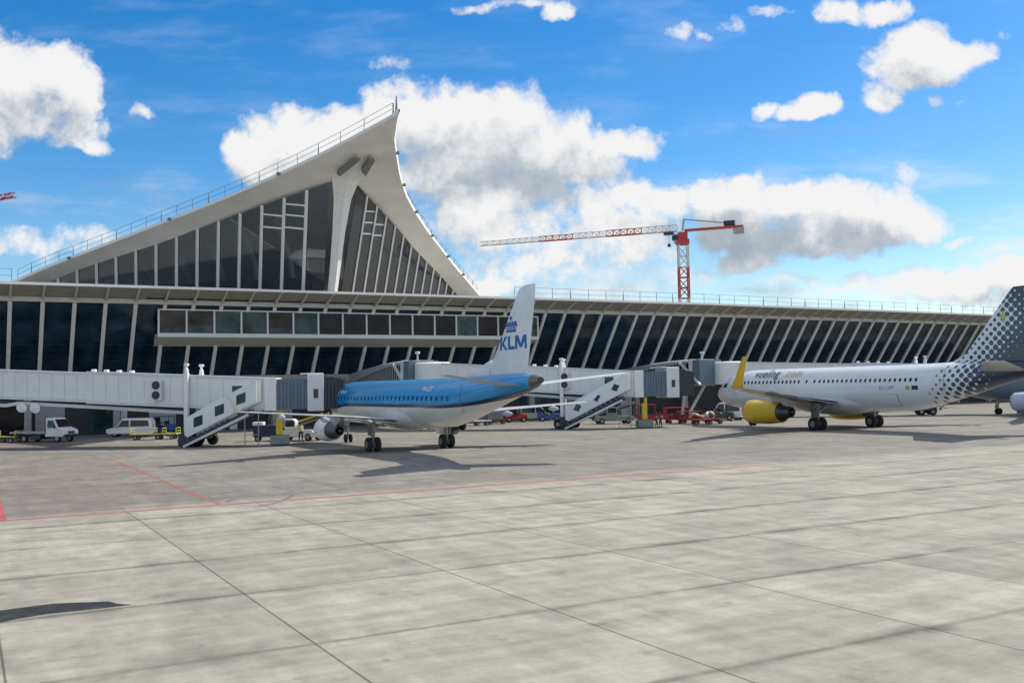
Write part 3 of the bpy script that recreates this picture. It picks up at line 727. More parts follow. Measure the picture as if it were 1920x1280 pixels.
def livery_dots():
    mt = bpy.data.materials.new('white_paint_with_slate_dots'); n, l = nodes_of(mt); b = n['Principled BSDF']
    b.inputs['Roughness'].default_value = .28; b.inputs['Coat Weight'].default_value = .35
    tc = n.new('ShaderNodeTexCoord'); sp = n.new('ShaderNodeSeparateXYZ'); l.new(tc.outputs['Object'], sp.inputs[0])
    def mth(op, a, bb=None, clamp=False):
        x = n.new('ShaderNodeMath'); x.operation = op; x.use_clamp = clamp
        for i, v in enumerate((a, bb)):
            if v is None: continue
            if isinstance(v, (int, float)): x.inputs[i].default_value = v
            else: l.new(v, x.inputs[i])
        return x.outputs[0]
    X, Z = sp.outputs['X'], sp.outputs['Z']
    D = .52
    p = mth('DIVIDE', mth('ADD', mth('MULTIPLY', X, .7071), mth('MULTIPLY', Z, .7071)), D)
    q = mth('DIVIDE', mth('SUBTRACT', mth('MULTIPLY', Z, .7071), mth('MULTIPLY', X, .7071)), D)
    fp = mth('SUBTRACT', mth('FRACT', p), .5); fq = mth('SUBTRACT', mth('FRACT', q), .5)
    dist = mth('SQRT', mth('ADD', mth('POWER', mth('ABSOLUTE', fp), 2), mth('POWER', mth('ABSOLUTE', fq), 2)))
    # growth of the dots towards the rear and along the sweep of the fin
    zt = mth('MAXIMUM', mth('SUBTRACT', Z, 5.5), 0); zb = mth('MINIMUM', mth('SUBTRACT', Z, 5.5), 0)
    s = mth('SUBTRACT', mth('MULTIPLY', X, -1), mth('ADD', mth('MULTIPLY', zt, .80), mth('MULTIPLY', zb, .42)))
    top = mth('MULTIPLY', mth('MAXIMUM', mth('SUBTRACT', Z, 9.3), 0), .13)
    mr = n.new('ShaderNodeMapRange'); mr.inputs['From Min'].default_value = 11.2; mr.inputs['From Max'].default_value = 17.0; mr.inputs['To Min'].default_value = .15; mr.inputs['To Max'].default_value = .75
    l.new(s, mr.inputs['Value'])
    rad = mth('ADD', mr.outputs['Result'], top)
    vis = mth('GREATER_THAN', s, 11.15)
    d = mth('MULTIPLY', mth('LESS_THAN', dist, rad), vis)
    mx = n.new('ShaderNodeMix'); mx.data_type = 'RGBA'; mx.inputs['A'].default_value = (.70, .72, .75, 1); mx.inputs['B'].default_value = (.036, .062, .10, 1)
    l.new(d, mx.inputs['Factor'])
    nz = n.new('ShaderNodeTexNoise'); nz.inputs['Scale'].default_value = .9; nz.inputs['Detail'].default_value = 6; l.new(tc.outputs['Object'], nz.inputs['Vector'])
    m2 = n.new('ShaderNodeMapRange'); m2.inputs['To Min'].default_value = .9; m2.inputs['To Max'].default_value = 1.08; l.new(nz.outputs['Fac'], m2.inputs['Value'])
    m3 = n.new('ShaderNodeMix'); m3.data_type = 'RGBA'; m3.blend_type = 'MULTIPLY'; m3.inputs['Factor'].default_value = 1
    cc = n.new('ShaderNodeCombineColor'); [l.new(m2.outputs['Result'], cc.inputs[i]) for i in range(3)]
    l.new(mx.outputs['Result'], m3.inputs['A']); l.new(cc.outputs[0], m3.inputs['B']); l.new(m3.outputs['Result'], b.inputs['Base Color'])
    return mt
TEXTG = mat('text_grey', (.22, .25, .28), .45)
PW = plane_white('aircraft_white'); PG = plane_white('aircraft_light_grey', (.56, .57, .55), .35)
PUNDER = plane_white('wing_grey', (.50, .52, .53), .4)
NAV = plane_white('aircraft_slate', (.035, .055, .085), .35)
ENGDK = mat('nozzle_metal', (.12, .11, .115), .35, .8); ENGLIP = mat('inlet_lip', (.6, .6, .6), .2, .9)
WINM = mat('cabin_window', (.01, .016, .03), .1)
WINB = mat('cabin_window_blue', (.0, .05, .16), .15)

def foil(c0, chord, thick, axis, n=9):
    """closed aerofoil ring; c0 leading edge, chord runs towards -x, thickness along axis"""
    ax = Vector(axis); up, dn = [], []
    for i in range(n + 1):
        t = i / n; t = t * t * (3 - 2 * t) * .6 + t * .4
        h = thick * (1.4845 * math.sqrt(t) - .63 * t - 1.758 * t * t + 1.4215 * t ** 3 - .5075 * t ** 4) * 1.0
        p = Vector(c0) + Vector((-chord * t, 0, 0))
        up.append(p + ax * h); dn.append(p - ax * h * .8)
    return up + dn[-2:0:-1]
def aircraft(P):
    root = thing(P['name'], (P['pos'][0], P['pos'][1], 0), R(P['yaw']), P['label'], 'airliner')
    st = P['stations']
    def sec(x):
        xs = [s[0] for s in st][::-1]
        return tuple(interp(x, xs, [s[k] for s in st][::-1]) for k in (1, 2, 3))
    def surf_y(x, z):
        zc, ry, rz = sec(x); t = max(0, 1 - ((z - zc) / rz) ** 2); return ry * math.sqrt(t)
    # smooth stations
    xs = []
    for (a, *_), (b, *_) in zip(st, st[1:]):
        for i in range(4): xs.append(lerp(a, b, i / 4))
    xs.append(st[-1][0])
    def ring(x, f=1): 
        zc, ry, rz = sec(x); return [(x, ry * f * math.cos(2 * math.pi * i / 40), zc + rz * f * math.sin(2 * math.pi * i / 40)) for i in range(40)]
    cone_x = P['cone_x']
    body = MB().loft([ring(x) for x in xs if x >= cone_x] + [ring(cone_x)]).build('fuselage', P['fus'], root, smooth='auto')
    MB().loft([ring(cone_x - .01)] + [ring(x) for x in xs if x < cone_x - .05]).build('tail_cone', P['cone'], root, smooth='auto')
    zc, ry, rz = sec(cone_x); x_e = st[-1][0]; ze = st[-1][1]
    MB().tube((x_e + .05, 0, ze), (x_e - .12, 0, ze), st[-1][2] * .8, n=16).build('exhaust', DKMET, root)
    # belly fairing
    f = P['belly']
    rr = []
    for i in range(13):
        t = i / 12; x = lerp(f[0], f[1], t); s = math.sin(math.pi * t) ** .45 if 0 < t < 1 else .02
        rr.append([(x, f[2] * s * math.cos(2 * math.pi * k / 28), f[4] + f[3] * s * math.sin(2 * math.pi * k / 28)) for k in range(28)])
    MB().loft(rr).build('belly_fairing', P['bellym'], root, smooth='auto')
    # wings
    for s in (1, -1):
        k = MB().loft([foil((x, s * y, z), c, th, (0, 0, 1)) for x, y, z, c, th in P['wing']])
        w = k.build('wing', PUNDER, root, smooth='auto')
        x, y, z, c, th = P['wing'][-1]
        tx, ty, tz, tc_ = P['tip']
        rings = [foil((x, s * y, z), c, th, (0, 0, 1))]
        for i in range(1, 6):
            t = i / 5; ang = t * P['tip_ang']
            yy = lerp(y, ty, 1 - (1 - t) ** 2 if P['tip_ang'] > 1.2 else t); zz = lerp(z, tz, t * t if P['tip_ang'] > 1.2 else t)
            rings.append(foil((lerp(x, tx, t), s * yy, zz), lerp(c, tc_, t), th * lerp(1, .5, t), (0, -s * math.sin(ang), math.cos(ang))))
        MB().loft(rings).build('winglet', P['tipm'], w, smooth='auto')
        for (fx, fy, fl, fz) in P['fairings']:
            MB().lathe((fx, s * fy, fz), (-1, 0, -.04), [(0, .02), (fl * .2, .16), (fl * .5, .22), (fl * .8, .13), (fl, .01)], 10).build('flap_fairing', P.get('fairm', PUNDER), w, smooth=True)
        # trailing flap, a little lower than the wing
        (xa, ya, za, c1, _), (xb, yb, zb, c2, _) = P['wing'][0], P['wing'][1]
        MB().hexa([(xa - c1 + .75, s * ya, za - .2), (xb - c2 + .5, s * yb, zb - .13), (xb - c2 - .12, s * yb, zb - .15), (xa - c1 - .25, s * ya, za - .27),
                   (xa - c1 + .75, s * ya, za - .1), (xb - c2 + .5, s * yb, zb - .06), (xb - c2 - .12, s * yb, zb - .13), (xa - c1 - .25, s * ya, za - .24)]).build('flap', PUNDER, w)
        # engine
        ex, ey, ez, er, en, ec = P['eng']
        e = MB().lathe((ex, s * ey, ez), (-1, 0, -.01), [(.06, er * .78), (0, er * .84), (.02, er * .9), (.25, er * .97), (.9, er * 1.0 + .02), (en * .6, er), (en, er * .86), (en - .02, er * .78), (en * .5, er * .7)], 36).build('engine', P['engm'], root, smooth='auto')
        MB().lathe((ex + .012, s * ey, ez), (-1, 0, 0), [(.1, er * .79), (.0, er * .83), (-.02, er * .87), (.04, er * .915), (.2, er * .975)], 36).build('inlet_lip', ENGLIP, e, smooth='auto')
        MB().lathe((ex - .55, s * ey, ez), (-1, 0, 0), [(-.35, .01), (-.05, er * .24), (0, er * .82), (.04, er * .82)], 28).build('fan', DKMET, e, smooth='auto')
        MB().lathe((ex - en + .3, s * ey, ez), (-1, 0, -.01), [(0, er * .76), (.3, er * .79), (.38, er * .76), (ec * .45, er * .58), (ec, er * .42), (ec - .02, er * .34), (ec * .8, er * .3), (ec + .5, .03)], 30).build('nozzle', ENGDK, e, smooth='auto')
        # pylon
        zw = interp(ey, [q[1] for q in P['wing']], [q[2] for q in P['wing']]); xw = interp(ey, [q[1] for q in P['wing']], [q[0] for q in P['wing']])
        MB().prism([(ex - .6, ez + er * .9), (xw + .1, zw + .12), (xw - 2.2, zw - .05), (ex - en - .9, ez + er * .35), (ex - en * .8, ez + er * .6)], s * ey - .16, s * ey + .16).build('pylon', P['pylm'], e)
        # main gear
        gy, gr, gw, gs = P['gear']
        MB().tube((.15, s * gy, gr), (0, s * gy, 2.3), .13, .17).bar((0, s * gy, 1.6), (-.2, s * (gy - 1.1), 2.3), .12, .12).bar((.3, s * (gy + .12), 1.15), (.1, s * (gy + .2), 2.5), 1.0, .06, (0, 1, 0)).build('landing_gear', GREYM, root)
        lg = bpy.data.objects[-1] if False else [o for o in root.children if o.name.startswith('landing_gear')][-1]
        for dy in (-gs, gs):
            MB().lathe((.15, s * gy + dy - gw / 2, gr), (0, 1, 0), [(0, gr * .62), (.02, gr * .88), (.07, gr), (gw - .07, gr), (gw - .02, gr * .88), (gw, gr * .62)], 28).build('wheel', TYRE, lg, smooth='auto')
            MB().tube((.15, s * gy + dy - gw / 2 - .01, gr), (.15, s * gy + dy + gw / 2 + .01, gr), gr * .5, n=16).build('rim', GREYM, lg)
    # nose gear
    nx, nr = P['nose']
    ng = MB().tube((nx, 0, nr), (nx + .1, 0, 2.2), .09, .12).bar((nx, 0, 1.2), (nx - .7, 0, 2.2), .08, .08).build('nose_gear', GREYM, root)
    for s in (-1, 1):
        MB().lathe((nx, s * .22 - .1, nr), (0, 1, 0), [(0, nr * .6), (.02, nr * .9), (.06, nr), (.14, nr), (.18, nr * .9), (.2, nr * .6)], 24).build('wheel', TYRE, ng, smooth='auto')
    # fin and stabilisers
    fin = P['fin']
    fo = MB().loft([foil((x, 0, z), c, th, (0, 1, 0)) for x, z, c, th in fin]).build('fin', P['finm'], root, smooth='auto')
    x, z, c, th = fin[-1]
    xb, zb = P['rud']
    if P.get('fillet'):
        q = P['fillet']; MB().loft([[(a, y_ * (.02 if i == 0 else .22), zz) for y_, zz in ((-1, zlo), (1, zlo), (.35, zhi), (-.35, zhi))] for i, (a, zlo, zhi) in enumerate(q)]).build('dorsal_fillet', P['filletm'], fo)
    for s in (1, -1):
        MB().loft([foil((x, s * y, z), c, th, (0, 0, 1)) for x, y, z, c, th in P['stab']]).build('tailplane', P['stabm'], root, smooth='auto')
    # cabin windows on the side that faces the terminal road
    zw = P['winz']; w0 = None
    for x in P['winx']:
        y = surf_y(x, zw) + .004; zc, ry, rz = sec(x); tilt = math.asin(max(-1, min(1, (zw - zc) / rz)))
        poly = [(.115 * a, .165 * b_) for a, b_ in ((-1, -.55), (-.55, -1), (.55, -1), (1, -.55), (1, .55), (.55, 1), (-.55, 1), (-1, .55))]
        if w0 is None:
            w0 = MB().prism(poly, -.01, .008).build('cabin_window', P['winm'], body); o = w0
        else: o = share(w0, body)
        o.location = (x, y, zw); o.rotation_euler = (tilt, 0, 0)
    # doors and cockpit
    for (x, dz0, dz1, dw) in P['doors']:
        k = MB(); ys = [(zz, surf_y(x, zz) + .006) for zz in [lerp(dz0, dz1, i / 8) for i in range(9)]]
        for (za, ya), (zb_, yb) in zip(ys, ys[1:]):
            for e in (-dw / 2, dw / 2): k.hexa([(x + e - .015, ya - .02, za), (x + e + .015, ya - .02, za), (x + e + .015, ya, za), (x + e - .015, ya, za), (x + e - .015, yb - .02, zb_), (x + e + .015, yb - .02, zb_), (x + e + .015, yb, zb_), (x + e - .015, yb, zb_)])
        k.box((x, ys[0][1] - .01, dz0), (dw, .02, .03)); k.box((x, ys[-1][1] - .01, dz1), (dw, .02, .03))
        k.build('door_outline', GREYM, body)
    cx, cz, cw = P['cockpit']
    for s in (1, -1):
        k = MB()
        for i, (xa, xb_) in enumerate(((cx, cx - cw), (cx - cw - .06, cx - 2 * cw))):
            q_ = [(xa, surf_y(xa, cz) + .01, cz), (xb_, surf_y(xb_, cz) + .01, cz), (xb_, surf_y(xb_, cz + .45) + .01, cz + .45), (xa - .22, surf_y(xa - .22, cz + .42) + .01, cz + .42)]
            k.slab([(a, s * b_, c_) for a, b_, c_ in q_], .012)
        k.build('windscreen', BLKG, body)
    # lettering laid on the skin
    for (txt, x0, z0, size, bold, mt) in P['text']:
        vs, fs = text_mesh(txt, bold); k = MB()
        k.add([(x0 - v.x * size, surf_y(x0 - v.x * size, z0 + v.y * size) + .035, z0 + v.y * size) for v in vs], fs)
        k.build('lettering', mt, body)
    root['_'] = 0
    del root['_']
    return root, body, fo, surf_y

# --- jet with the blue upper half
KP_ = dict(name='airliner', pos=(-7.62, 73.88), yaw=119.0, label='jet with bright blue upper fuselage, grey belly and white fin, nose at the boarding bridge',
    stations=[(17.2, 3.0, .04, .04), (17.0, 3.0, .4, .38), (16.4, 3.03, .75, .78), (15.3, 3.2, 1.13, 1.22), (13.8, 3.4, 1.4, 1.55), (11.8, 3.5, 1.5, 1.7), (8, 3.5, 1.51, 1.72), (0, 3.5, 1.51, 1.72), (-5, 3.5, 1.51, 1.72), (-7.5, 3.58, 1.49, 1.66), (-10, 3.82, 1.36, 1.46), (-12.5, 4.15, 1.14, 1.17), (-15, 4.48, .87, .88), (-17.3, 4.74, .58, .60), (-18.5, 4.85, .36, .38), (-19.05, 4.9, .2, .2)],
    cone_x=-18.25, fus=livery_two_tone(), cone=mat('tail_cone_metal', (.16, .14, .14), .4, .5), belly=(5.6, -4.4, 1.62, 1.05, 2.5), bellym=PG,
    wing=[(5.4, 1.1, 2.25, 6.3, .32), (3.0, 4.8, 2.6, 3.7, .2), (-2.35, 13.55, 3.25, 1.5, .09)], tip=(-3.7, 14.36, 4.35, .7), tip_ang=1.0, tipm=PW,
    fairings=[(.9, 3.6, 2.4, 2.3), (-.8, 7.2, 1.9, 2.55), (-2.2, 10.6, 1.6, 2.85)], eng=(5.35, 5.0, 1.58, .86, 2.35, 1.75), engm=PW, pylm=PG,
    gear=(2.97, .53, .36, .33), nose=(13.83, .38), fin=[(-11.6, 4.7, 5.7, .16), (-12.6, 5.6, 4.95, .15), (-14.0, 7.08, 3.95, .13), (-16.35, 9.95, 2.28, .09), (-16.75, 10.38, 1.9, .07), (-17.4, 10.55, 1.25, .05)], finm=PW, rud=(-17, 5),
    fillet=[(-8.9, 5.1, 5.16), (-11.0, 5.0, 5.66), (-13.0, 5.0, 6.25)], filletm=PW,
    stab=[(-14.7, .5, 4.62, 3.1, .14), (-18.25, 6.04, 5.25, 1.3, .06)], stabm=PG, winz=3.86, winx=[12.0 - .79 * i for i in range(28)], winm=WINB,
    doors=[(13.0, 2.75, 4.55, .85), (-10.6, 3.0, 4.7, .75)], cockpit=(15.9, 3.45, .75),
    text=[('KLM', 13.9, 4.05, .85, .03, TEXTW), ('cityhopper', 11.9, 4.28, .36, .01, TEXTW), ('PH-EZR', -5.1, 4.36, .46, .015, TEXTW)])
k_root, k_body, k_fin, k_sy = aircraft(KP_)
# crown and letters on the fin
def fin_poly(polys, name, mt, parent, fin):
    zs = [q[1] for q in fin]; k = MB()
    def fy(x, z):
        le = interp(z, zs, [q[0] for q in fin]); c = interp(z, zs, [q[2] for q in fin]); th = interp(z, zs, [q[3] for q in fin])
        t = max(0.0, min(1, (le - x) / c))
        return th * (1.4845 * math.sqrt(t) - .63 * t - 1.758 * t * t + 1.4215 * t ** 3 - .5075 * t ** 4)
    for s in (1, -1):
        for p in polys:
            P3 = [(x, fy(x, z), z) for x, z in p]; n_ = len(p)
            k.add([(x, s * (y - .004), z) for x, y, z in P3] + [(x, s * (y + .012), z) for x, y, z in P3], [tuple(range(n_)), tuple(range(n_, 2 * n_))] + [(i, (i + 1) % n_, n_ + (i + 1) % n_, n_ + i) for i in range(n_)])
    return k.build(name, mt, parent)
def L_(x0, z0, sx, sz, pts): return [(x0 - a * sx, z0 + b * sz) for a, b in pts]
x0, z0, sx, sz = -14.28, 6.80, 1.0, .82
letters = [L_(x0, z0, sx, sz, p) for p in (
    [(0, 0), (.26, 0), (.26, 1), (0, 1)], [(.26, .42), (.62, 1), (.95, 1), (.5, .5), (.26, .28)], [(.26, .44), (.5, .52), (1.0, 0), (.66, 0)],
    [(1.06, 0), (1.32, 0), (1.32, 1), (1.06, 1)], [(1.32, 0), (1.86, 0), (1.86, .24), (1.32, .24)],
    [(1.93, 0), (2.17, 0), (2.17, 1), (1.93, 1)], [(2.17, 1), (2.17, .62), (2.46, .12), (2.6, .12), (2.6, .38), (2.32, 1)], [(2.6, .12), (2.72, .12), (3.02, .62), (3.02, 1), (2.88, 1), (2.6, .38)], [(3.02, 0), (3.26, 0), (3.26, 1), (3.02, 1)])]
fin_poly(letters, 'lettering', KBLUE_L, k_fin, KP_['fin'])
cx, cz = -15.72, 7.85
crown = [[(cx + .62, cz), (cx - .62, cz), (cx - .62, cz + .16), (cx + .62, cz + .16)], [(cx + .66, cz + .2), (cx - .66, cz + .2), (cx - .66, cz + .28), (cx + .66, cz + .28)]]
for i in range(4):
    a = cx + .56 - i * .373; r_ = .17; crown.append([(a + r_ * math.cos(t * math.pi / 5), cz + .50 + r_ * math.sin(t * math.pi / 5)) for t in range(10)])
for i in range(5):
    a = cx + .74 - i * .37; r_ = .07; crown.append([(a + r_ * math.cos(t * math.pi / 4), cz + .36 + r_ * math.sin(t * math.pi / 4)) for t in range(8)])
crown.append([(cx + .07, cz + .7), (cx - .07, cz + .7), (cx - .07, cz + 1.0), (cx + .07, cz + 1.0)]); crown.append([(cx + .17, cz + .8), (cx - .17, cz + .8), (cx - .17, cz + .91), (cx + .17, cz + .91)])
fin_poly(crown, 'crown_emblem', KBLUE_L, k_fin, KP_['fin'])

# --- white jet with slate dots
YENG = mat('engine_yellow', (.68, .43, .012), .35, var=.06, coat=.2)
DOTS = livery_dots()
A_ST = [(17.71, 3.3, .04, .04), (17.5, 3.3, .42, .4), (16.9, 3.33, .85, .86), (15.8, 3.5, 1.38, 1.42), (14.2, 3.68, 1.78, 1.86), (12.2, 3.75, 1.95, 2.03), (9, 3.75, 1.975, 2.07), (0, 3.75, 1.975, 2.07), (-6, 3.75, 1.975, 2.07), (-8.5, 3.88, 1.95, 1.96), (-11, 4.2, 1.77, 1.68), (-13.5, 4.58, 1.45, 1.36), (-16, 4.95, 1.05, .98), (-18.2, 5.2, .66, .62), (-19.4, 5.3, .38, .36), (-19.86, 5.34, .22, .22)]
A_COMMON = dict(stations=A_ST, cone_x=-17.2, belly=(7.2, -4.6, 2.1, 1.15, 2.45),
    wing=[(6.6, 1.4, 2.55, 7.4, .42), (3.7, 6.3, 3.1, 4.4, .26), (-2.7, 16.9, 4.05, 1.75, .1)], tip=(-5.45, 17.9, 6.6, .5), tip_ang=1.42,
    fairings=[(1.4, 3.6, 3.0, 2.55), (.1, 7.4, 3.0, 2.95), (-2.0, 10.8, 2.5, 3.3), (-3.6, 13.9, 1.9, 3.6)], fairm=mat('fairing_dark', (.11, .12, .12), .5),
    gear=(3.8, .6, .42, .47), nose=(12.64, .38), fin=[(-11.0, 5.2, 8.2, .22), (-12.5, 6.3, 6.7, .2), (-16.75, 11.35, 3.05, .13), (-17.1, 11.72, 2.6, .1)], rud=(-18, 5),
    fillet=[(-8.8, 5.55, 5.6), (-11.5, 5.4, 5.95), (-13.2, 5.4, 6.75)],
    stab=[(-14.2, .7, 5.05, 4.3, .2), (-18.6, 6.22, 5.75, 1.7, .08)], winz=4.5,
    cockpit=(16.4, 4.02, .85))
AP_ = dict(A_COMMON, name='airliner', pos=(31.35, 93.24), yaw=119.7, label='white airliner with yellow engines and dark spotted tail behind the construction crane side',
    fus=DOTS, cone=NAV, bellym=PG, tipm=YENG, eng=(6.9, 5.75, 1.72, 1.12, 4.3, 1.5), engm=YENG, pylm=PG, finm=DOTS, filletm=DOTS, stabm=PG,
    winx=[11.7 - .535 * i for i in range(15)] + [3.2, 2.2] + [1.55 - .535 * i for i in range(21)], winm=WINM, doors=[(12.9, 3.35, 5.3, .9), (-11.3, 3.6, 5.3, .8), (-6.6, 2.2, 3.3, 1.2)],
    text=[('vueling', 10.6, 4.98, 1.12, .016, TEXTD), ('.com', 6.5, 4.98, 1.12, .012, TEXTY), ('EC-LVP', -5.4, 3.68, .44, .0, TEXTG)])
AP_['label'] = 'white airliner with yellow engines, yellow winglet and a dark dotted tail'
a_root, a_body, a_fin, a_sy = aircraft(AP_)
sx_, sz_ = -16.2, 9.4
fin_poly([[(sx_ + .52 * (1 if i % 2 == 0 else .34) * math.cos(i * math.pi / 4), sz_ + .52 * (1 if i % 2 == 0 else .34) * math.sin(i * math.pi / 4)) for i in range(8)]], 'star_emblem', mat('emblem_yellow', (.5, .5, .12), .45), a_fin, AP_['fin'])
# small flags behind the registration
k = MB()
for x, wd in ((-8.15, .42),):
    k.hexa([(x, a_sy(x, 3.66) + .001, 3.66), (x - wd, a_sy(x - wd, 3.66) + .001, 3.66), (x - wd, a_sy(x - wd, 3.66) + .012, 3.66), (x, a_sy(x, 3.66) + .012, 3.66), (x, a_sy(x, 3.98) + .001, 3.98), (x - wd, a_sy(x - wd, 3.98) + .001, 3.98), (x - wd, a_sy(x - wd, 3.98) + .012, 3.98), (x, a_sy(x, 3.98) + .012, 3.98)])
k.build('flag_mark', mat('flag_ochre', (.4, .34, .08), .5), a_body)
k = MB(); x, wd = -8.75, .6
k.hexa([(x, a_sy(x, 3.64) + .001, 3.64), (x - wd, a_sy(x - wd, 3.64) + .001, 3.64), (x - wd, a_sy(x - wd, 3.64) + .012, 3.64), (x, a_sy(x, 3.64) + .012, 3.64), (x, a_sy(x, 4.0) + .001, 4.0), (x - wd, a_sy(x - wd, 4.0) + .001, 4.0), (x - wd, a_sy(x - wd, 4.0) + .012, 4.0), (x, a_sy(x, 4.0) + .012, 4.0)])
k.build('flag_mark', mat('flag_navy', (.01, .02, .10), .5), a_body)

# --- third jet, only its engine and nose gear show past the dotted tail
BENG = plane_white('engine_pale_blue', (.42, .50, .62), .35)
pos = Vector((31.35, 93.24, 0)) + U * 39.6 - V * .6
CP_ = dict(A_COMMON, name='airliner', pos=(pos.x, pos.y), yaw=119.7, label='airliner with pale blue-grey engine parked beyond the dotted tail at the picture edge', fus=mat('fuselage_slate_blue', (.15, .19, .24), .35), cone=PG, bellym=PG, tipm=PW, eng=(6.6, 5.75, 1.72, 1.1, 3.3, 1.9), engm=BENG, pylm=PG,
    finm=PW, filletm=PW, stabm=PG, winx=[], winm=WINM, doors=[], text=[])
aircraft(CP_)
# ------------------------------------------------------------------ cranes
def crane(pos, base_z, top, mastw, jib_dir, jib, cjib, label, ac=8):
    c = thing('tower_crane', (pos[0], pos[1], base_z), 0, label, 'crane')
    H0 = top - base_z
    def lattice(a, b, w, seg, mt, name, parent, tri=False):  # seg: bay length
        a, b = Vector(a), Vector(b); d = (b - a); L = d.length; dn = d.normalized()
        up = Vector((0, 0, 1)) if abs(dn.z) < .9 else Vector((1, 0, 0)); s = dn.cross(up).normalized(); u = s.cross(dn).normalized()
        t = (.062 * w + .05) if not tri else (.05 * w + .045); k = MB()
        cs = [(-w / 2, -w / 2), (w / 2, -w / 2), (w / 2, w / 2), (-w / 2, w / 2)] if not tri else [(-w / 2, 0), (w / 2, 0), (0, w * 1.05)]
        P = lambda q, x: a + dn * x + s * q[0] + u * q[1]
        for q in cs: k.bar(P(q, 0), P(q, L), t * 1.5, t * 1.5)
        n_ = max(1, round(L / seg))
        for i in range(n_):
            for j in range(len(cs)):
                q, r_ = cs[j], cs[(j + 1) % len(cs)]
                if i % 2: q, r_ = r_, q
                k.bar(P(q, L * i / n_), P(r_, L * (i + 1) / n_), t, t)
                k.bar(P(cs[j], L * i / n_), P(cs[(j + 1) % len(cs)], L * i / n_), t, t)
        return k.build(name, mt, parent)
    zs = [0]; i = 0
    seg = [H0 - 24, 12, 9.6]
    z = 0
    for hgt, mt in ((H0 - 14.1, CWHT), (5.9, CRED), (4.2, CWHT)):
        lattice((0, 0, z), (0, 0, z + hgt), mastw, mastw, mt, 'mast_section', c); z += hgt
    k = MB(); k.box((0, 0, z + .5), (mastw * 1.25, mastw * 1.25, 1.0)); k.box((0, 0, z + 1.6), (mastw * .95, mastw * .95, 1.6)); k.build('slewing_unit', CRED, c, bevel=.06)
    d = Vector((jib_dir[0], jib_dir[1], 0)).normalized(); zj = z + 2.7
    side = Vector((-d.y, d.x, 0))
    k = MB(); cb = side * -1.6 + d * 1.2; k.box((cb.x, cb.y, z + 1.4), (1.4, 1.6, 1.9), math.atan2(d.y, d.x)); cbn = k.build('operator_cab', CWHT, c, bevel=.08)
    k = MB(); cb = cb + side * -.02 + d * .4; k.box((cb.x, cb.y, z + 1.6), (1.2, 1.64, .9), math.atan2(d.y, d.x)); k.build('cab_window', BLKG, cbn)
    # jib in alternating colours
    n_ = 6; L = jib / n_
    for i in range(n_):
        a = d * (1.0 + i * L); b = d * (1.0 + (i + 1) * L - (1.0 if i == n_ - 1 else 0))
        w = lerp(1.15, .7, i / n_)
        lattice((a.x, a.y, zj), (b.x, b.y, zj), w, 1.5, CRED if i in (1, 3) or (i == 5 and jib < 40) else CWHT, 'jib_section', c, tri=True)
    b = d * -cjib
    k = MB(); k.bar((-.5 * d.x, -.5 * d.y, zj), (b.x, b.y, zj), 1.3, .35); k.build('counter_jib', CRED, c)
    for t in (.78, .93):
        q = d * -cjib * t; k = MB(); k.box((q.x, q.y, zj + (.75 if t < .9 else -.7)), (2.0, 1.2, .9 if t < .9 else 1.2), math.atan2(d.y, d.x)); k.build('winch' if t < .9 else 'counterweight', DKMET if t < .9 else CONC, c, bevel=.05)
    k = MB(); k.bar((0, 0, zj), (-d.x * .4, -d.y * .4, zj + 2.2), .3, .3, (d.x, d.y, 0)); q = d * -cjib * .7
    k.bar((-d.x * .4, -d.y * .4, zj + 2.1), (q.x, q.y, zj + .9), .14, .2); k.build('tie_frame', GREYM, c)
    q = d * 2.6; k = MB(); k.box((q.x, q.y, zj - .35), (1.8, 1.2, .5), math.atan2(d.y, d.x)); tr = k.build('trolley', DKMET, c)
    k = MB(); k.bar((q.x, q.y, zj - .4), (q.x, q.y, zj - 2.4), .05, .05); k.box((q.x, q.y, zj - 2.6), (.55, .45, .6)); k.build('hook_block', DKMET, tr, bevel=.05)
    return c
mp = aty(1283, 560, 186.0)
crane((mp.x, mp.y), 0, 34.6, 1.75, (-38.6, 15), 41.5, 11.3, 'red and white tower crane standing behind the terminal, its jib pointing left')
jt = aty(26, 349, 170.0); dj = Vector((.86, -.5, 0)); jl = 38
crane((jt.x - dj.x * jl, jt.y - dj.y * jl), 0, jt.z - .6, 1.9, (dj.x, dj.y), jl, 11, 'crane of which only the red jib tip shows at the left edge')

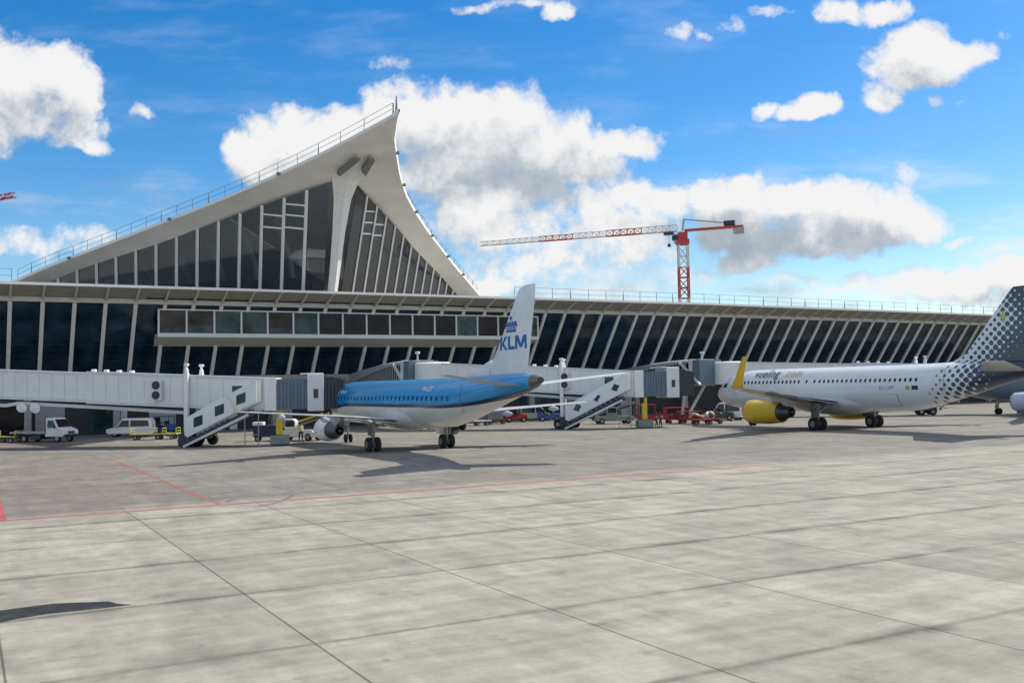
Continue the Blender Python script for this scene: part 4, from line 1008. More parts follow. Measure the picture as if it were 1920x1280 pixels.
# ------------------------------------------------------------------ people
def person(p, rz, label, top, legs, walk=.12, arm=.0, hold=False):
    o = thing('person', (p[0], p[1], 0), rz, label, 'person')
    J = {'pelvis': (0, 0, .95, .14), 'waist': (0, 0, 1.1, .13), 'chest': (.01, 0, 1.33, .155), 'neck': (.01, 0, 1.5, .06), 'head0': (.03, 0, 1.60, .09), 'head1': (.03, 0, 1.70, .085)}
    E = [('pelvis', 'waist'), ('waist', 'chest'), ('chest', 'neck'), ('neck', 'head0'), ('head0', 'head1')]
    for s, nm in ((1, 'l'), (-1, 'r')):
        f = walk * s
        J.update({'hip' + nm: (0, .1 * s, .9, .1), 'knee' + nm: (f * .6 + .03, .11 * s, .5, .065), 'ank' + nm: (f - .02, .11 * s, .1, .042), 'toe' + nm: (f + .16, .125 * s, .035, .034),
                  'sho' + nm: (.0, .19 * s, 1.42, .062), 'elb' + nm: (-f * .4 - .02 + arm * .1, .26 * s, 1.15, .045), 'wri' + nm: (-f * .7 + .1 + arm * .3, .25 * s, .93 + arm * .22, .032), 'han' + nm: (-f * .8 + .14 + arm * .36, .25 * s, .85 + arm * .26, .034)})
        E += [('pelvis', 'hip' + nm), ('hip' + nm, 'knee' + nm), ('knee' + nm, 'ank' + nm), ('ank' + nm, 'toe' + nm), ('chest', 'sho' + nm), ('sho' + nm, 'elb' + nm), ('elb' + nm, 'wri' + nm), ('wri' + nm, 'han' + nm)]
        for i, (dx, dy, l_) in enumerate(((.03, .022, .085), (.012, .03, .095), (-.006, .03, .09), (-.024, .026, .075))):
            hx, hy, hz, _ = J['han' + nm]
            J['fk%s%d' % (nm, i)] = (hx + dx, hy - s * .005, hz - .045, .010); J['ft%s%d' % (nm, i)] = (hx + dx + .012, hy - s * .02, hz - .045 - l_ * .6, .008)
            E += [('han' + nm, 'fk%s%d' % (nm, i)), ('fk%s%d' % (nm, i), 'ft%s%d' % (nm, i))]
        J['th' + nm] = (hx + .05, hy - s * .02, hz - .02, .010); E.append(('han' + nm, 'th' + nm))
    ks = list(J); me = bpy.data.meshes.new('body'); me.from_pydata([J[k_][:3] for k_ in ks], [(ks.index(a), ks.index(b)) for a, b in E], []); me.update()
    b = bpy.data.objects.new('body', me); COL.objects.link(b); b.parent = o
    b.modifiers.new('skin', 'SKIN')
    for i, k_ in enumerate(ks):
        sv = me.skin_vertices[0].data[i]; sv.radius = (J[k_][3], J[k_][3] * (1.25 if k_ in ('chest', 'waist', 'pelvis') else 1)); sv.use_root = k_ == 'pelvis'
    b.modifiers.new('sub', 'SUBSURF').levels = 1; b.modifiers['sub'].render_levels = 2
    mt = bpy.data.materials.new('work_clothes'); n, l = nodes_of(mt); bs = n['Principled BSDF']; bs.inputs['Roughness'].default_value = .8
    tc = n.new('ShaderNodeTexCoord'); sp = n.new('ShaderNodeSeparateXYZ'); l.new(tc.outputs['Object'], sp.inputs[0])
    rp = n.new('ShaderNodeValToRGB'); rp.color_ramp.interpolation = 'CONSTANT'; e = rp.color_ramp.elements
    e[0].position = 0; e[0].color = (.02, .02, .02, 1); e[1].position = .06; e[1].color = legs + (1,)
    for ps, cl in ((.46, (.32, .2, .14)), (.475, legs), (.5, top), (.78, (.34, .2, .14))): x = e.new(ps); x.color = cl + (1,)
    dv = n.new('ShaderNodeMath'); dv.operation = 'DIVIDE'; dv.inputs[1].default_value = 1.95; l.new(sp.outputs['Z'], dv.inputs[0]); l.new(dv.outputs[0], rp.inputs['Fac']); l.new(rp.outputs['Color'], bs.inputs['Base Color'])
    me.materials.append(mt)
    MB().lathe((.015, 0, 1.62), (-.1, 0, 1), [(0, .108), (.06, .115), (.12, .10), (.16, .06), (.175, .01)], 16).build('hair', mat('hair_dark', (.025, .018, .012), .8), o, smooth=True)
    # face
    MB().tube((.125, -.035, 1.655), (.135, -.035, 1.655), .012, n=8).tube((.125, .035, 1.655), (.135, .035, 1.655), .012, n=8).build('eyes', DARKW, o)
    MB().lathe((.12, 0, 1.64), (.25, 0, -1), [(0, .008), (.04, .02), (.05, .005)], 8).build('nose', mat('skin_tone', (.34, .2, .14), .6), o, smooth=True)
    # reflective band on the vest
    k = MB(); rr = [(.158 * math.cos(t * math.pi / 8), .225 * math.sin(t * math.pi / 8)) for t in range(16)]
    k.loft([[(x, y, z) for x, y in rr] for z in (1.14, 1.19)], cap=False); k.build('reflective_band', mat('reflective_grey', (.6, .6, .58), .4), o)
    return o

# ------------------------------------------------------------------ vehicles
def wheel(x, y, r, w, parent, name='wheel'):
    o = MB().lathe((x, y - w / 2, r), (0, 1, 0), [(0, r * .6), (.01, r * .9), (.04, r), (w - .04, r), (w - .01, r * .9), (w, r * .6)], 22).build(name, TYRE, parent, smooth='auto')
    MB().tube((x, y - w / 2 - .008, r), (x, y + w / 2 + .008, r), r * .55, n=14).build('rim', GREYM, o)
    return o
def body_loft(prof, hw, inset, parent, mt, name='body'):
    """side profile (x, z) extruded across the width, the upper points drawn in"""
    zmax = max(z for _, z in prof); zmid = 1.05; rings = []
    for t in (-1, -.96, .96, 1):
        ring = []
        for x, z in prof:
            k = max(0, (z - zmid) / (zmax - zmid + 1e-6)); y = t * (hw - inset * k); zz = z - (.05 * k if abs(t) == 1 else 0) + (.0 if abs(t) < 1 else .0)
            ring.append((x, y, zz))
        rings.append(ring)
    return MB().loft(rings).build(name, mt, parent, bevel=.03)
def side_win(poly, hw, inset, zmax, parent, s, mt=BLKG, name='side_window'):
    k = MB(); zmid = 1.05
    P = [(x, s * (hw - inset * max(0, (z - zmid) / (zmax - zmid)) + .004), z) for x, z in poly]; Q = [(x, y + s * .012, z) for x, y, z in P]; n_ = len(P)
    k.add(P + Q, [tuple(range(n_)), tuple(range(n_, 2 * n_))] + [(i, (i + 1) % n_, n_ + (i + 1) % n_, n_ + i) for i in range(n_)]); return k.build(name, mt, parent)
def front_win(p0, p1, hw0, hw1, parent, mt=BLKG, name='windscreen'):
    a, b = Vector((p0[0], 0, p0[1])), Vector((p1[0], 0, p1[1])); nn = Vector((b.z - a.z, 0, a.x - b.x)).normalized() * .012
    if nn.x * (1 if p0[0] > p1[0] else -1) < 0: nn = -nn
    k = MB(); q = [(a.x, -hw0, a.z), (a.x, hw0, a.z), (b.x, hw1, b.z), (b.x, -hw1, b.z)]; q = [Vector(x) + nn * .4 for x in q]
    k.hexa(q + [x + nn for x in q]); return k.build(name, mt, parent)
def flatbed():
    p = gnd(84, 828); o = thing('flatbed_truck', (p.x, p.y, 0), R(-16), 'white flatbed truck with empty bed, cab facing right, under the boarding bridge', 'truck')
    cab = [(.9, .55), (2.9, .55), (3.1, .75), (3.08, 1.15), (2.35, 1.42), (1.85, 2.2), (1.6, 2.36), (.95, 2.36), (.9, 2.3)]
    c = body_loft(cab, 1.0, .13, o, WHITE, 'cab')
    for s in (-1, 1):
        side_win([(1.12, 1.42), (2.12, 1.42), (1.78, 2.12), (1.12, 2.12)], 1.0, .13, 2.36, c, s)
        MB().span((1.0, s * 1.0 - .006, .8), (1.02, s * 1.0 + .006, 1.4)).build('door_gap', DKMET, c)
        MB().box((2.95, s * .75, 1.0), (.22, .3, .2)).build('headlight', LAMPG, c, bevel=.04)
        MB().box((2.1, s * 1.15, 1.5), (.1, .18, .3)).build('mirror', DKMET, c, bevel=.03)
        wheel(2.25, s * .86, .36, .24, o); wheel(-1.6, s * .86, .36, .3, o)
    front_win((2.36, 1.46), (1.88, 2.2), .86, .78, c)
    MB().span((3.02, -.85, .5), (3.14, .85, .78)).build('bumper', DKMET, c, bevel=.03)
    MB().span((3.07, -.45, .82), (3.10, .45, 1.05)).build('grille', DKMET, c)
    MB().span((-3.2, -.4, .5), (1.0, .4, .72)).build('chassis', DKMET, o)
    b = MB().span((-3.3, -1.05, .86), (.85, 1.05, 1.0)).build('load_bed', mat('bed_grey', (.4, .38, .37), .6), o, bevel=.02)
    MB().span((.72, -1.0, 1.0), (.8, 1.0, 1.9)).build('headboard', GREYM, o)
    MB().span((-.8, -.95, .3), (.3, .95, .7)).build('side_box', DKMET, o)
    return o
flatbed()
def van(p, rz, label, mt, L=4.4, h=1.85, hw=.9, cat='van', group=None):
    o = thing('van', (p[0], p[1], 0), rz, label, cat, group)
    a = L / 2
    prof = [(-a, .35), (a - .15, .35), (a, .55), (a - .03, .85), (a - .95, 1.05), (a - 1.55, h - .12), (a - 1.85, h), (-a + .25, h), (-a + .05, h - .3), (-a, 1.0)]
    b = body_loft(prof, hw, .12, o, mt, 'body')
    for s in (-1, 1):
        side_win([(a - 1.15, 1.08), (a - 1.62, h - .2), (a - 2.3, h - .2), (a - 2.3, 1.08)], hw, .12, h, b, s)
        side_win([(a - 2.45, 1.1), (a - 2.45, h - .2), (-a + .45, h - .25), (-a + .35, 1.1)], hw, .12, h, b, s)
        MB().box((a - .12, s * (hw - .2), .78), (.2, .3, .16)).build('headlight', LAMPG, b, bevel=.03)
        MB().box((a - 1.15, s * (hw + .1), 1.08), (.1, .16, .14)).build('mirror', DKMET, b, bevel=.02)
        for x in (a - .85, -a + .85): wheel(x, s * (hw - .12), .32, .22, o)
        MB().box((-a + .01, s * (hw - .12), 1.1), (.04, .12, .4)).build('tail_light', REDP, b)
    front_win((a - .98, 1.08), (a - 1.55, h - .14), hw - .12, hw - .2, b)
    MB().span((a - .08, -hw + .06, .3), (a + .04, hw - .06, .55)).build('bumper', DKMET, b, bevel=.03)
    return o
p = gnd(246, 818); van((p.x, p.y), R(180 + 8), 'small white van facing left in front of the dark ground floor', WHITE, 4.7, 1.95)
p = aty(1362, 782, 121); van((p.x, p.y), R(150), 'white van with square dark windows beside the nose of the dotted jet', WHITE, 4.6, 2.15)
p = aty(1003, 790, 131); van((p.x, p.y), R(10), 'pale green van parked behind the blue jet tail', mat('pale_green', (.42, .5, .44), .5), 4.6, 1.95)

def dolly(p, rz, label, deck, col2, L=3.2, group='baggage dollies', load=None):
    o = thing('baggage_dolly', (p[0], p[1], 0), rz, label, 'dolly', group)
    MB().span((-L / 2, -.75, .5), (L / 2, .75, .62)).build('deck', deck, o, bevel=.02)
    for x in (-L / 2 + .05, L / 2 - .05):
        k = MB(); k.bar((x, -.7, .6), (x, -.7, 1.15), .06, .06); k.bar((x, .7, .6), (x, .7, 1.15), .06, .06); k.bar((x, -.7, 1.12), (x, .7, 1.12), .06, .06); k.bar((x, -.7, .85), (x, .7, .85), .05, .05); k.build('end_rail', col2, o)
    for x in (-L / 2 + .5, L / 2 - .5):
        for s in (-1, 1): wheel(x, s * .6, .22, .14, o)
    MB().bar((L / 2, 0, .4), (L / 2 + .9, 0, .25), .08, .08).build('tow_bar', DKMET, o)
    if load:
        for i, (x, y, sx, sy, sz) in enumerate(load): MB().box((x, y, .63 + sz / 2), (sx, sy, sz)).build('roller', GREYM, o)
    return o
YG = mat('faded_yellow_green', (.42, .40, .10), .6, var=.2)
p = gnd(278, 824); dolly((p.x, p.y), R(5), 'yellow-green baggage dolly in front of the small white van', YG, YG)
p = gnd(312, 823); dolly((p.x, p.y), R(2), 'yellow-green baggage dolly nearest the foot of the bridge stair', YG, YG, 2.4)
p = gnd(14, 829); dolly((p.x, p.y), R(-8), 'yellow-green baggage dolly cut by the left picture edge', YG, YG, 2.6)
DRED = mat('dark_red_paint', (.16, .015, .018), .5)
def tractor(p, rz, label, mt, canopy=True, group=None):
    o = thing('baggage_tractor', (p[0], p[1], 0), rz, label, 'tractor', group)
    prof = [(-1.4, .35), (1.45, .35), (1.5, .8), (1.4, 1.0), (.35, 1.08), (.2, .75), (-.6, .75), (-.7, 1.15), (-1.4, 1.12)]
    b = MB().prism(prof, -.68, .68).build('body', mt, o, bevel=.06)
    MB().span((-.6, -.5, .76), (-.1, .5, .98)).build('seat', DKMET, o, bevel=.05); MB().span((-.68, -.5, .95), (-.56, .5, 1.5)).build('seat_back', DKMET, o, bevel=.05)
    MB().bar((.3, .0, 1.05), (.1, 0, 1.3), .05, .05).lathe((.08, 0, 1.3), (-.5, 0, 1), [(0, .2), (.03, .2)], 14).build('steering_wheel', DKMET, o)
    if canopy:
        k = MB()
        for x, y in ((-1.2, -.6), (-1.2, .6), (.55, -.6), (.55, .6)): k.bar((x, y, 1.05), (x * .95, y, 1.95), .06, .06)
        k.build('canopy_post', DKMET, o); MB().span((-1.3, -.7, 1.95), (.65, .7, 2.03)).build('canopy', mt, o, bevel=.03)
        MB().slab([(.53, -.58, 1.1), (.53, .58, 1.1), (.5, .58, 1.9), (.5, -.58, 1.9)], .02).build('windscreen', BLKG, o)
    for x in (-.9, .95):
        for s in (-1, 1): wheel(x, s * .62, .34, .24, o)
    for s in (-1, 1): MB().tube((1.44, s * .45, .8), (1.52, s * .45, .8), .11, n=12).build('headlight', LAMPG, b)
    MB().bar((-1.4, 0, .4), (-1.75, 0, .4), .12, .12).build('hitch', DKMET, o)
    return o
p = aty(967, 789, 127); tractor((p.x, p.y), R(8), 'red baggage tractor with roof, below the tail of the blue jet', REDP)
p = aty(931, 793, 122); dolly((p.x, p.y), R(12), 'dark red baggage dolly hitched left of the red roofed tractor', DRED, DRED, 2.6)
p = aty(903, 800, 118); dolly((p.x, p.y), R(14), 'pale grey baggage dolly under the rear of the blue jet', OFFW, GREYM, 2.2)
p = aty(1029, 785, 128); tractor((p.x, p.y), R(5), 'dark blue baggage tractor behind the foot of the diamond-windowed stair', BLUEP)
p = aty(303, 812, 110); tractor((p.x, p.y), R(170), 'blue baggage tractor with roof behind the yellow-green dollies', BLUEP)
# cage carts near the dotted jet
def cage(p, rz, label, mt, L=2.7, h=1.75, group='red cage carts by the dotted jet', cargo=True):
    o = thing('cage_cart', (p[0], p[1], 0), rz, label, 'cart', group)
    MB().span((-L / 2, -.75, .42), (L / 2, .75, .58)).build('deck', mt, o, bevel=.02)
    k = MB()
    for x in (-L / 2 + .04, 0, L / 2 - .04):
        for y in (-.71, .71): k.bar((x, y, .58), (x, y, h), .06, .06)
    k.build('frame', mt, o)
    MB().span((-L / 2, -.78, h), (L / 2, .78, h + .07)).build('roof', mt, o, bevel=.02)
    for x in (-L / 2 + .04, L / 2 - .04): MB().span((x - .02, -.7, .58), (x + .02, .7, h)).build('end_panel', mt, o)
    MB().span((-L / 2 + .1, -.735, .58), (L / 2 - .1, -.70, 1.0)).build('side_panel', mt, o)
    for x in (-L / 2 + .45, L / 2 - .45):
        for s in (-1, 1): wheel(x, s * .6, .21, .14, o)
    MB().bar((L / 2, 0, .35), (L / 2 + .8, 0, .22), .07, .07).build('tow_bar', DKMET, o)
    return o
cp = [(1268, 790, 116, 8, REDP, 'open red cage cart leftmost by the dark bridge pedestal', 1.75), (1292, 791, 117, 4, DRED, 'dark red cage cart second from the bridge pedestal', 1.35)]
for px, py, Y, rz, mt, lb, hh in cp:
    p = gnd(px, py + 3); cage((p.x, p.y), R(rz), lb, mt, h=hh)
p = gnd(1316, 796); dolly((p.x, p.y), R(6), 'red flat dolly carrying a pale looped hose', REDP, REDP, 2.6, group='red carts by the dotted jet')
HOSE = mat('pale_hose', (.62, .60, .46), .6)
k = MB(); pts = [(-1.3, .1, .8), (-.9, -.2, 1.25), (-.3, 0, 1.0), (.2, -.3, .85), (.7, 0, 1.35), (1.2, .1, 1.3), (1.4, -.1, .9)]
for a, b in zip(pts, pts[1:]): k.tube(a, b, .13, n=10)
h_ = k.build('hose', HOSE, None, smooth=True); h_.location = (p.x, p.y, 0); tag(h_, 'pale looped hose lying on the red flat dolly', 'hose')
p = gnd(1338, 794); dolly((p.x, p.y), R(-4), 'dark red flat dolly nearest the yellow engine', DRED, DRED, 2.4, group='red carts by the dotted jet')
p = gnd(1352, 788); tractor((p.x, p.y), R(-8), 'dark green baggage tractor without roof next to the white van', mat('dark_green_paint', (.03, .06, .05), .5), canopy=False)
p = aty(1388, 781, 126); cage((p.x, p.y), R(0), 'white covered cart in front of the yellow engine', WHITE, 2.4, 1.55, group='covered carts')
p = aty(1404, 780, 128); cage((p.x, p.y), R(0), 'pale grey covered cart half hidden by the yellow engine', OFFW, 2.2, 1.5, group='covered carts')
# belt loader below the first jet
def belt_loader(p, rz, label, mt, rail=YELL):
    o = thing('belt_loader', (p[0], p[1], 0), rz, label, 'belt loader')
    b = MB().prism([(-2.4, .35), (2.3, .35), (2.4, .7), (1.9, .95), (-2.3, .95)], -.85, .85).build('body', mt, o, bevel=.05)
    MB().bar((-2.9, .25, .75), (2.8, .25, 2.3), .95, .22).build('conveyor', DKMET, o)
    k = MB()
    for y in (-.25, .75): k.bar((-2.9, y, .9), (2.8, y, 2.45), .06, .16)
    k.build('side_rail', rail, o)
    cb = MB().prism([(-1.0, .95), (.3, .95), (.2, 1.8), (-.1, 2.0), (-1.0, 2.0)], -.85, -.3).build('cab', mt, o, bevel=.05)
    MB().span((-.9, -.865, 1.3), (.1, -.855, 1.85)).build('side_window', BLKG, cb)
    for x in (-1.6, 1.6):
        for s in (-1, 1): wheel(x, s * .75, .36, .24, o)
    for s in (-1, 1): MB().tube((2.32, s * .55, .62), (2.42, s * .55, .62), .1, n=12).build('headlight', LAMPG, b)
    return o
p = gnd(543, 827); belt_loader((p.x + .6, p.y + 1.2), R(-25), 'white belt loader with dark conveyor beside the engine of the blue jet', WHITE)
p = aty(1150, 797, 116); belt_loader((p.x, p.y), R(12), 'grey-green belt loader under the diamond-windowed stair', GREENP, GREYM)
# ground power unit near the left stair
p = gnd(484, 830); o = thing('ground_power_cart', (p.x, p.y + 3, 0), R(4), 'blue and white ground power cart under the wing of the blue jet', 'cart')
MB().span((-1.1, -.6, .4), (1.1, .6, 1.45))  .build('housing', mat('navy_paint', (.025, .035, .08), .5), o, bevel=.05); MB().span((-1.15, -.62, 1.45), (-.2, .62, 1.75)).build('hood', WHITE, o, bevel=.04)
for x in (-.75, .75):
    for s in (-1, 1): wheel(x, s * .5, .24, .16, o)
MB().bar((1.1, 0, .35), (2.0, 0, .25), .07, .07).build('tow_bar', DKMET, o)
# people
HV = (.62, .62, .12)
p = gnd(564, 829); person((p.x, p.y), R(-60), 'worker in pale hi-vis jacket and black trousers left of the white engine', (.6, .62, .35), (.02, .02, .022), .16)
p = aty(1231, 800, 103); person((p.x, p.y), R(20), 'worker in red jacket and dark trousers beside the yellow jacking leg, nearer of two', (.42, .02, .03), (.025, .025, .03), .2, arm=.6)
p = aty(1239, 798, 104.2); person((p.x, p.y), R(160), 'worker in red jacket just right of the other red-jacketed worker', (.44, .03, .03), (.03, .03, .035), .1, arm=.9)
p = gnd(1870, 775); person((p.x, p.y), R(100), 'worker in yellow hi-vis jacket beyond the dotted tail', HV, (.03, .03, .03), .12)
# red luggage load held up near the bridge end
p = gnd(1222, 797); cage((p.x - .2, p.y + 2.6), R(0), 'tall red cage cart behind the red-jacketed workers', REDP, 1.9, 2.2, group='red cage carts by the bridge bellows')
# carts under the rear of the dotted jet
BRN = mat('brown_grey_paint', (.10, .085, .07), .6)
for px, py, Y, rz, lb in ((1655, 772, 140, 6, 'brown flat dolly leftmost under the dotted rear fuselage'), (1700, 771, 142, 4, 'brown flat dolly with rails in the middle under the dotted rear fuselage'), (1745, 770, 143, 8, 'brown flat dolly rightmost under the dotted rear fuselage')):
    p = aty(px, py, Y); dolly((p.x, p.y), R(rz), lb, BRN, BRN, 3.4, group='brown dollies beyond the dotted jet')
# ------------------------------------------------------------------ sky, sun
SUN_AZ, SUN_EL = R(65), R(46)          # azimuth from +Y towards +X
SKY_STR = .125
wd = bpy.data.worlds.new('World'); SC.world = wd; wd.use_nodes = True
n, l = wd.node_tree.nodes, wd.node_tree.links
bg = n['Background']; bg.inputs['Strength'].default_value = SKY_STR
sky = n.new('ShaderNodeTexSky'); sky.sky_type = 'NISHITA'; sky.sun_disc = False
sky.sun_elevation = SUN_EL; sky.sun_rotation = SUN_AZ; sky.altitude = 50; sky.air_density = 1.0; sky.dust_density = .5; sky.ozone_density = 2.2
hs = n.new('ShaderNodeHueSaturation'); hs.inputs['Saturation'].default_value = 1.5; hs.inputs['Value'].default_value = .95; hs.inputs['Hue'].default_value = .503
l.new(sky.outputs[0], hs.inputs['Color'])
tc = n.new('ShaderNodeTexCoord')
CL = [  # clouds: centre and radii in photograph pixels (turned into directions), weight
 (20, 160, 95, 85, 1), (90, 150, 90, 70, 1), (130, 165, 62, 62, .9), (60, 215, 110, 40, .9), (140, 245, 75, 28, .75), (185, 273, 26, 22, .8), (-40, 180, 90, 110, 1),
 (470, 290, 50, 48, 1), (540, 265, 80, 62, 1), (640, 250, 100, 52, 1), (600, 320, 140, 45, 1), (745, 215, 70, 55, 1), (840, 225, 95, 65, 1), (930, 250, 110, 85, 1), (1030, 280, 110, 75, 1), (1150, 272, 90, 30, .9), (1090, 320, 95, 35, .9), (860, 310, 130, 85, 1), (920, 370, 120, 48, .9), (990, 340, 80, 45, .9),
 (1340, 385, 62, 48, 1), (1400, 375, 70, 42, 1), (1480, 385, 95, 48, 1), (1570, 385, 95, 50, 1), (1640, 395, 90, 48, 1), (1700, 415, 70, 40, 1), (1420, 440, 140, 45, 1), (1560, 440, 130, 40, 1), (1390, 485, 80, 20, .8), (1690, 328, 30, 22, .5), (1740, 420, 35, 20, .8),
 (1090, 430, 220, 66, .62), (1030, 500, 230, 50, .5), (1300, 505, 90, 22, .4), (900, 400, 120, 55, .85), (960, 435, 150, 50, .7), (1170, 430, 140, 55, .65), (930, 500, 90, 40, .5), (1100, 375, 80, 35, .8), (1190, 365, 90, 35, .8), (1250, 385, 60, 40, .85), (1040, 400, 110, 28, .6), (1200, 420, 90, 25, .6),
 (1720, 95, 80, 42, 1), (1800, 105, 60, 32, 1), (1690, 130, 60, 45, 1), (1650, 180, 32, 28, .85), (1750, 140, 60, 25, .8), (1840, 112, 30, 14, .8),
 (1530, 198, 48, 24, 1), (1500, 212, 48, 16, .9), (1437, 208, 22, 14, .8),
 (1042, 25, 30, 22, .8), (950, 12, 80, 10, .5), (1575, 22, 50, 22, .65), (1660, 20, 48, 24, .9), (1268, 58, 26, 18, .45), (1318, 70, 20, 14, .4), (1375, 47, 34, 12, .5), (1450, 16, 36, 12, .55),
 (1800, 530, 200, 34, .95), (1640, 540, 110, 18, .7), (1490, 528, 80, 12, .55), (1900, 510, 90, 26, .9), (1960, 560, 120, 40, 1),
 (990, 465, 150, 22, .5), (1190, 478, 90, 16, .6), (920, 535, 60, 18, .9), (1130, 500, 120, 10, .45), (1790, 460, 48, 9, .55), (1870, 475, 30, 9, .5), (60, 452, 170, 24, .48), (30, 430, 110, 12, .4),
 (738, 120, 36, 20, .45), (270, 212, 20, 14, .42), (1805, 187, 22, 10, .5), (1882, 70, 18, 12, .3), (1760, 186, 14, 10, .35)]
grp = bpy.data.node_groups.new('cloud_field', 'ShaderNodeTree')
grp.interface.new_socket('P', in_out='INPUT', socket_type='NodeSocketVector')
grp.interface.new_socket('F', in_out='OUTPUT', socket_type='NodeSocketFloat')
grp.interface.new_socket('B', in_out='OUTPUT', socket_type='NodeSocketFloat')
gn, gl = grp.nodes, grp.links
gi = gn.new('NodeGroupInput'); go = gn.new('NodeGroupOutput')
acc = None; accb = None
for (cx, cy, rx, ry, wgt) in CL:
    d = ray(cx, cy); c = (d.x / d.y, d.z / d.y, 0); k = 1.34
    mp_ = gn.new('ShaderNodeVectorMath'); mp_.operation = 'SUBTRACT'; mp_.inputs[1].default_value = c; gl.new(gi.outputs['P'], mp_.inputs[0])
    sc = gn.new('ShaderNodeVectorMath'); sc.operation = 'MULTIPLY'; sc.inputs[1].default_value = (FPX / rx / k, FPX / ry / k, 0); gl.new(mp_.outputs[0], sc.inputs[0])
    ln = gn.new('ShaderNodeVectorMath'); ln.operation = 'DOT_PRODUCT'; gl.new(sc.outputs[0], ln.inputs[0]); gl.new(sc.outputs[0], ln.inputs[1])
    fl = gn.new('ShaderNodeMath'); fl.operation = 'MULTIPLY_ADD'; fl.inputs[1].default_value = -wgt; fl.inputs[2].default_value = wgt; gl.new(ln.outputs['Value'], fl.inputs[0])
    if acc is None: acc = fl.outputs[0]
    else:
        mxn = gn.new('ShaderNodeMath'); mxn.operation = 'SMOOTH_MAX'; mxn.inputs[2].default_value = .22; gl.new(acc, mxn.inputs[0]); gl.new(fl.outputs[0], mxn.inputs[1]); acc = mxn.outputs[0]
gl.new(acc, go.inputs['F'])
# direction -> (x/y, z/y) in the forward half, noise added
sp = n.new('ShaderNodeSeparateXYZ'); l.new(tc.outputs['Generated'], sp.inputs[0])
def wm(op, a, b=None, c=None, clamp=False):
    x = n.new('ShaderNodeMath'); x.operation = op; x.use_clamp = clamp
    for i, v in enumerate((a, b, c)):
        if v is None: continue
        if isinstance(v, (int, float)): x.inputs[i].default_value = v
        else: l.new(v, x.inputs[i])
    return x.outputs[0]
yy = wm('MAXIMUM', sp.outputs['Y'], .05)
cb = n.new('ShaderNodeCombineXYZ'); l.new(wm('DIVIDE', sp.outputs['X'], yy), cb.inputs[0]); l.new(wm('DIVIDE', sp.outputs['Z'], yy), cb.inputs[1])
P0 = cb.outputs[0]
def wnoise(vec, scale, det, rough=.6, off=(0, 0, 0)):
    a = n.new('ShaderNodeVectorMath'); a.operation = 'ADD'; a.inputs[1].default_value = off; l.new(vec, a.inputs[0])
    x = n.new('ShaderNodeTexNoise'); x.noise_dimensions = '2D'; x.inputs['Scale'].default_value = scale; x.inputs['Detail'].default_value = det; x.inputs['Roughness'].default_value = rough
    l.new(a.outputs[0], x.inputs['Vector']); return x.outputs
def field(vec):
    # domain warp for billows
    w = wnoise(vec, 16, 4, .55, (3.1, 7.7, 0))['Color']
    s = n.new('ShaderNodeVectorMath'); s.operation = 'SUBTRACT'; s.inputs[1].default_value = (.5, .5, .5); l.new(w, s.inputs[0])
    s2 = n.new('ShaderNodeVectorMath'); s2.operation = 'SCALE'; s2.inputs['Scale'].default_value = .03; l.new(s.outputs[0], s2.inputs[0])
    ad = n.new('ShaderNodeVectorMath'); ad.operation = 'ADD'; l.new(vec, ad.inputs[0]); l.new(s2.outputs[0], ad.inputs[1])
    g_ = n.new('ShaderNodeGroup'); g_.node_tree = grp; l.new(ad.outputs[0], g_.inputs[0])
    n1 = wnoise(ad.outputs[0], 20, 10, .62, (1.3, 2.7, 0))['Fac']
    vo = n.new('ShaderNodeTexVoronoi'); vo.voronoi_dimensions = '2D'; vo.feature = 'SMOOTH_F1'; vo.inputs['Scale'].default_value = 34; vo.inputs['Smoothness'].default_value = .6; vo.inputs['Detail'].default_value = 2; vo.inputs['Roughness'].default_value = .55
    l.new(ad.outputs[0], vo.inputs['Vector'])
    puff = wm('SUBTRACT', .42, vo.outputs['Distance'])
    f = wm('ADD', g_.outputs['F'], wm('MULTIPLY', wm('SUBTRACT', n1, .5), .95))
    f = wm('ADD', f, wm('MULTIPLY', puff, .34))
    f = wm('ADD', f, wm('MULTIPLY', wm('SUBTRACT', wnoise(vec, 75, 6, .7, (5.5, 9.1, 0))['Fac'], .5), .55))
    return f, ad.outputs[0], puff
F0, W0, Q0 = field(P0)
off = n.new('ShaderNodeVectorMath'); off.operation = 'ADD'; off.inputs[1].default_value = (.011, .030, 0); l.new(P0, off.inputs[0])
F1, N1, Q1 = field(off.outputs[0])
mr = n.new('ShaderNodeMapRange'); mr.interpolation_type = 'SMOOTHSTEP'; mr.inputs['From Min'].default_value = -.02; mr.inputs['From Max'].default_value = .62; l.new(F0, mr.inputs['Value'])
dens = mr.outputs['Result']
# thin high cloud, drawn out sideways low in the sky
ci = n.new('ShaderNodeVectorMath'); ci.operation = 'MULTIPLY'; ci.inputs[1].default_value = (1, 4.2, 1); l.new(P0, ci.inputs[0])
cn = wnoise(ci.outputs[0], 4.5, 9, .62, (2.2, 5.3, 0))['Fac']
cm = n.new('ShaderNodeMapRange'); cm.interpolation_type = 'SMOOTHSTEP'; cm.inputs['From Min'].default_value = .46; cm.inputs['From Max'].default_value = .78; l.new(cn, cm.inputs['Value'])
cz_ = n.new('ShaderNodeMapRange'); cz_.interpolation_type = 'SMOOTHSTEP'; cz_.inputs['From Min'].default_value = .30; cz_.inputs['From Max'].default_value = .06; cz_.inputs['To Min'].default_value = .15; cz_.inputs['To Max'].default_value = .8; l.new(wm('DIVIDE', sp.outputs['Z'], yy), cz_.inputs['Value'])
veil = wm('MULTIPLY', cm.outputs['Result'], cz_.outputs['Result'])
dens = wm('MAXIMUM', dens, veil)
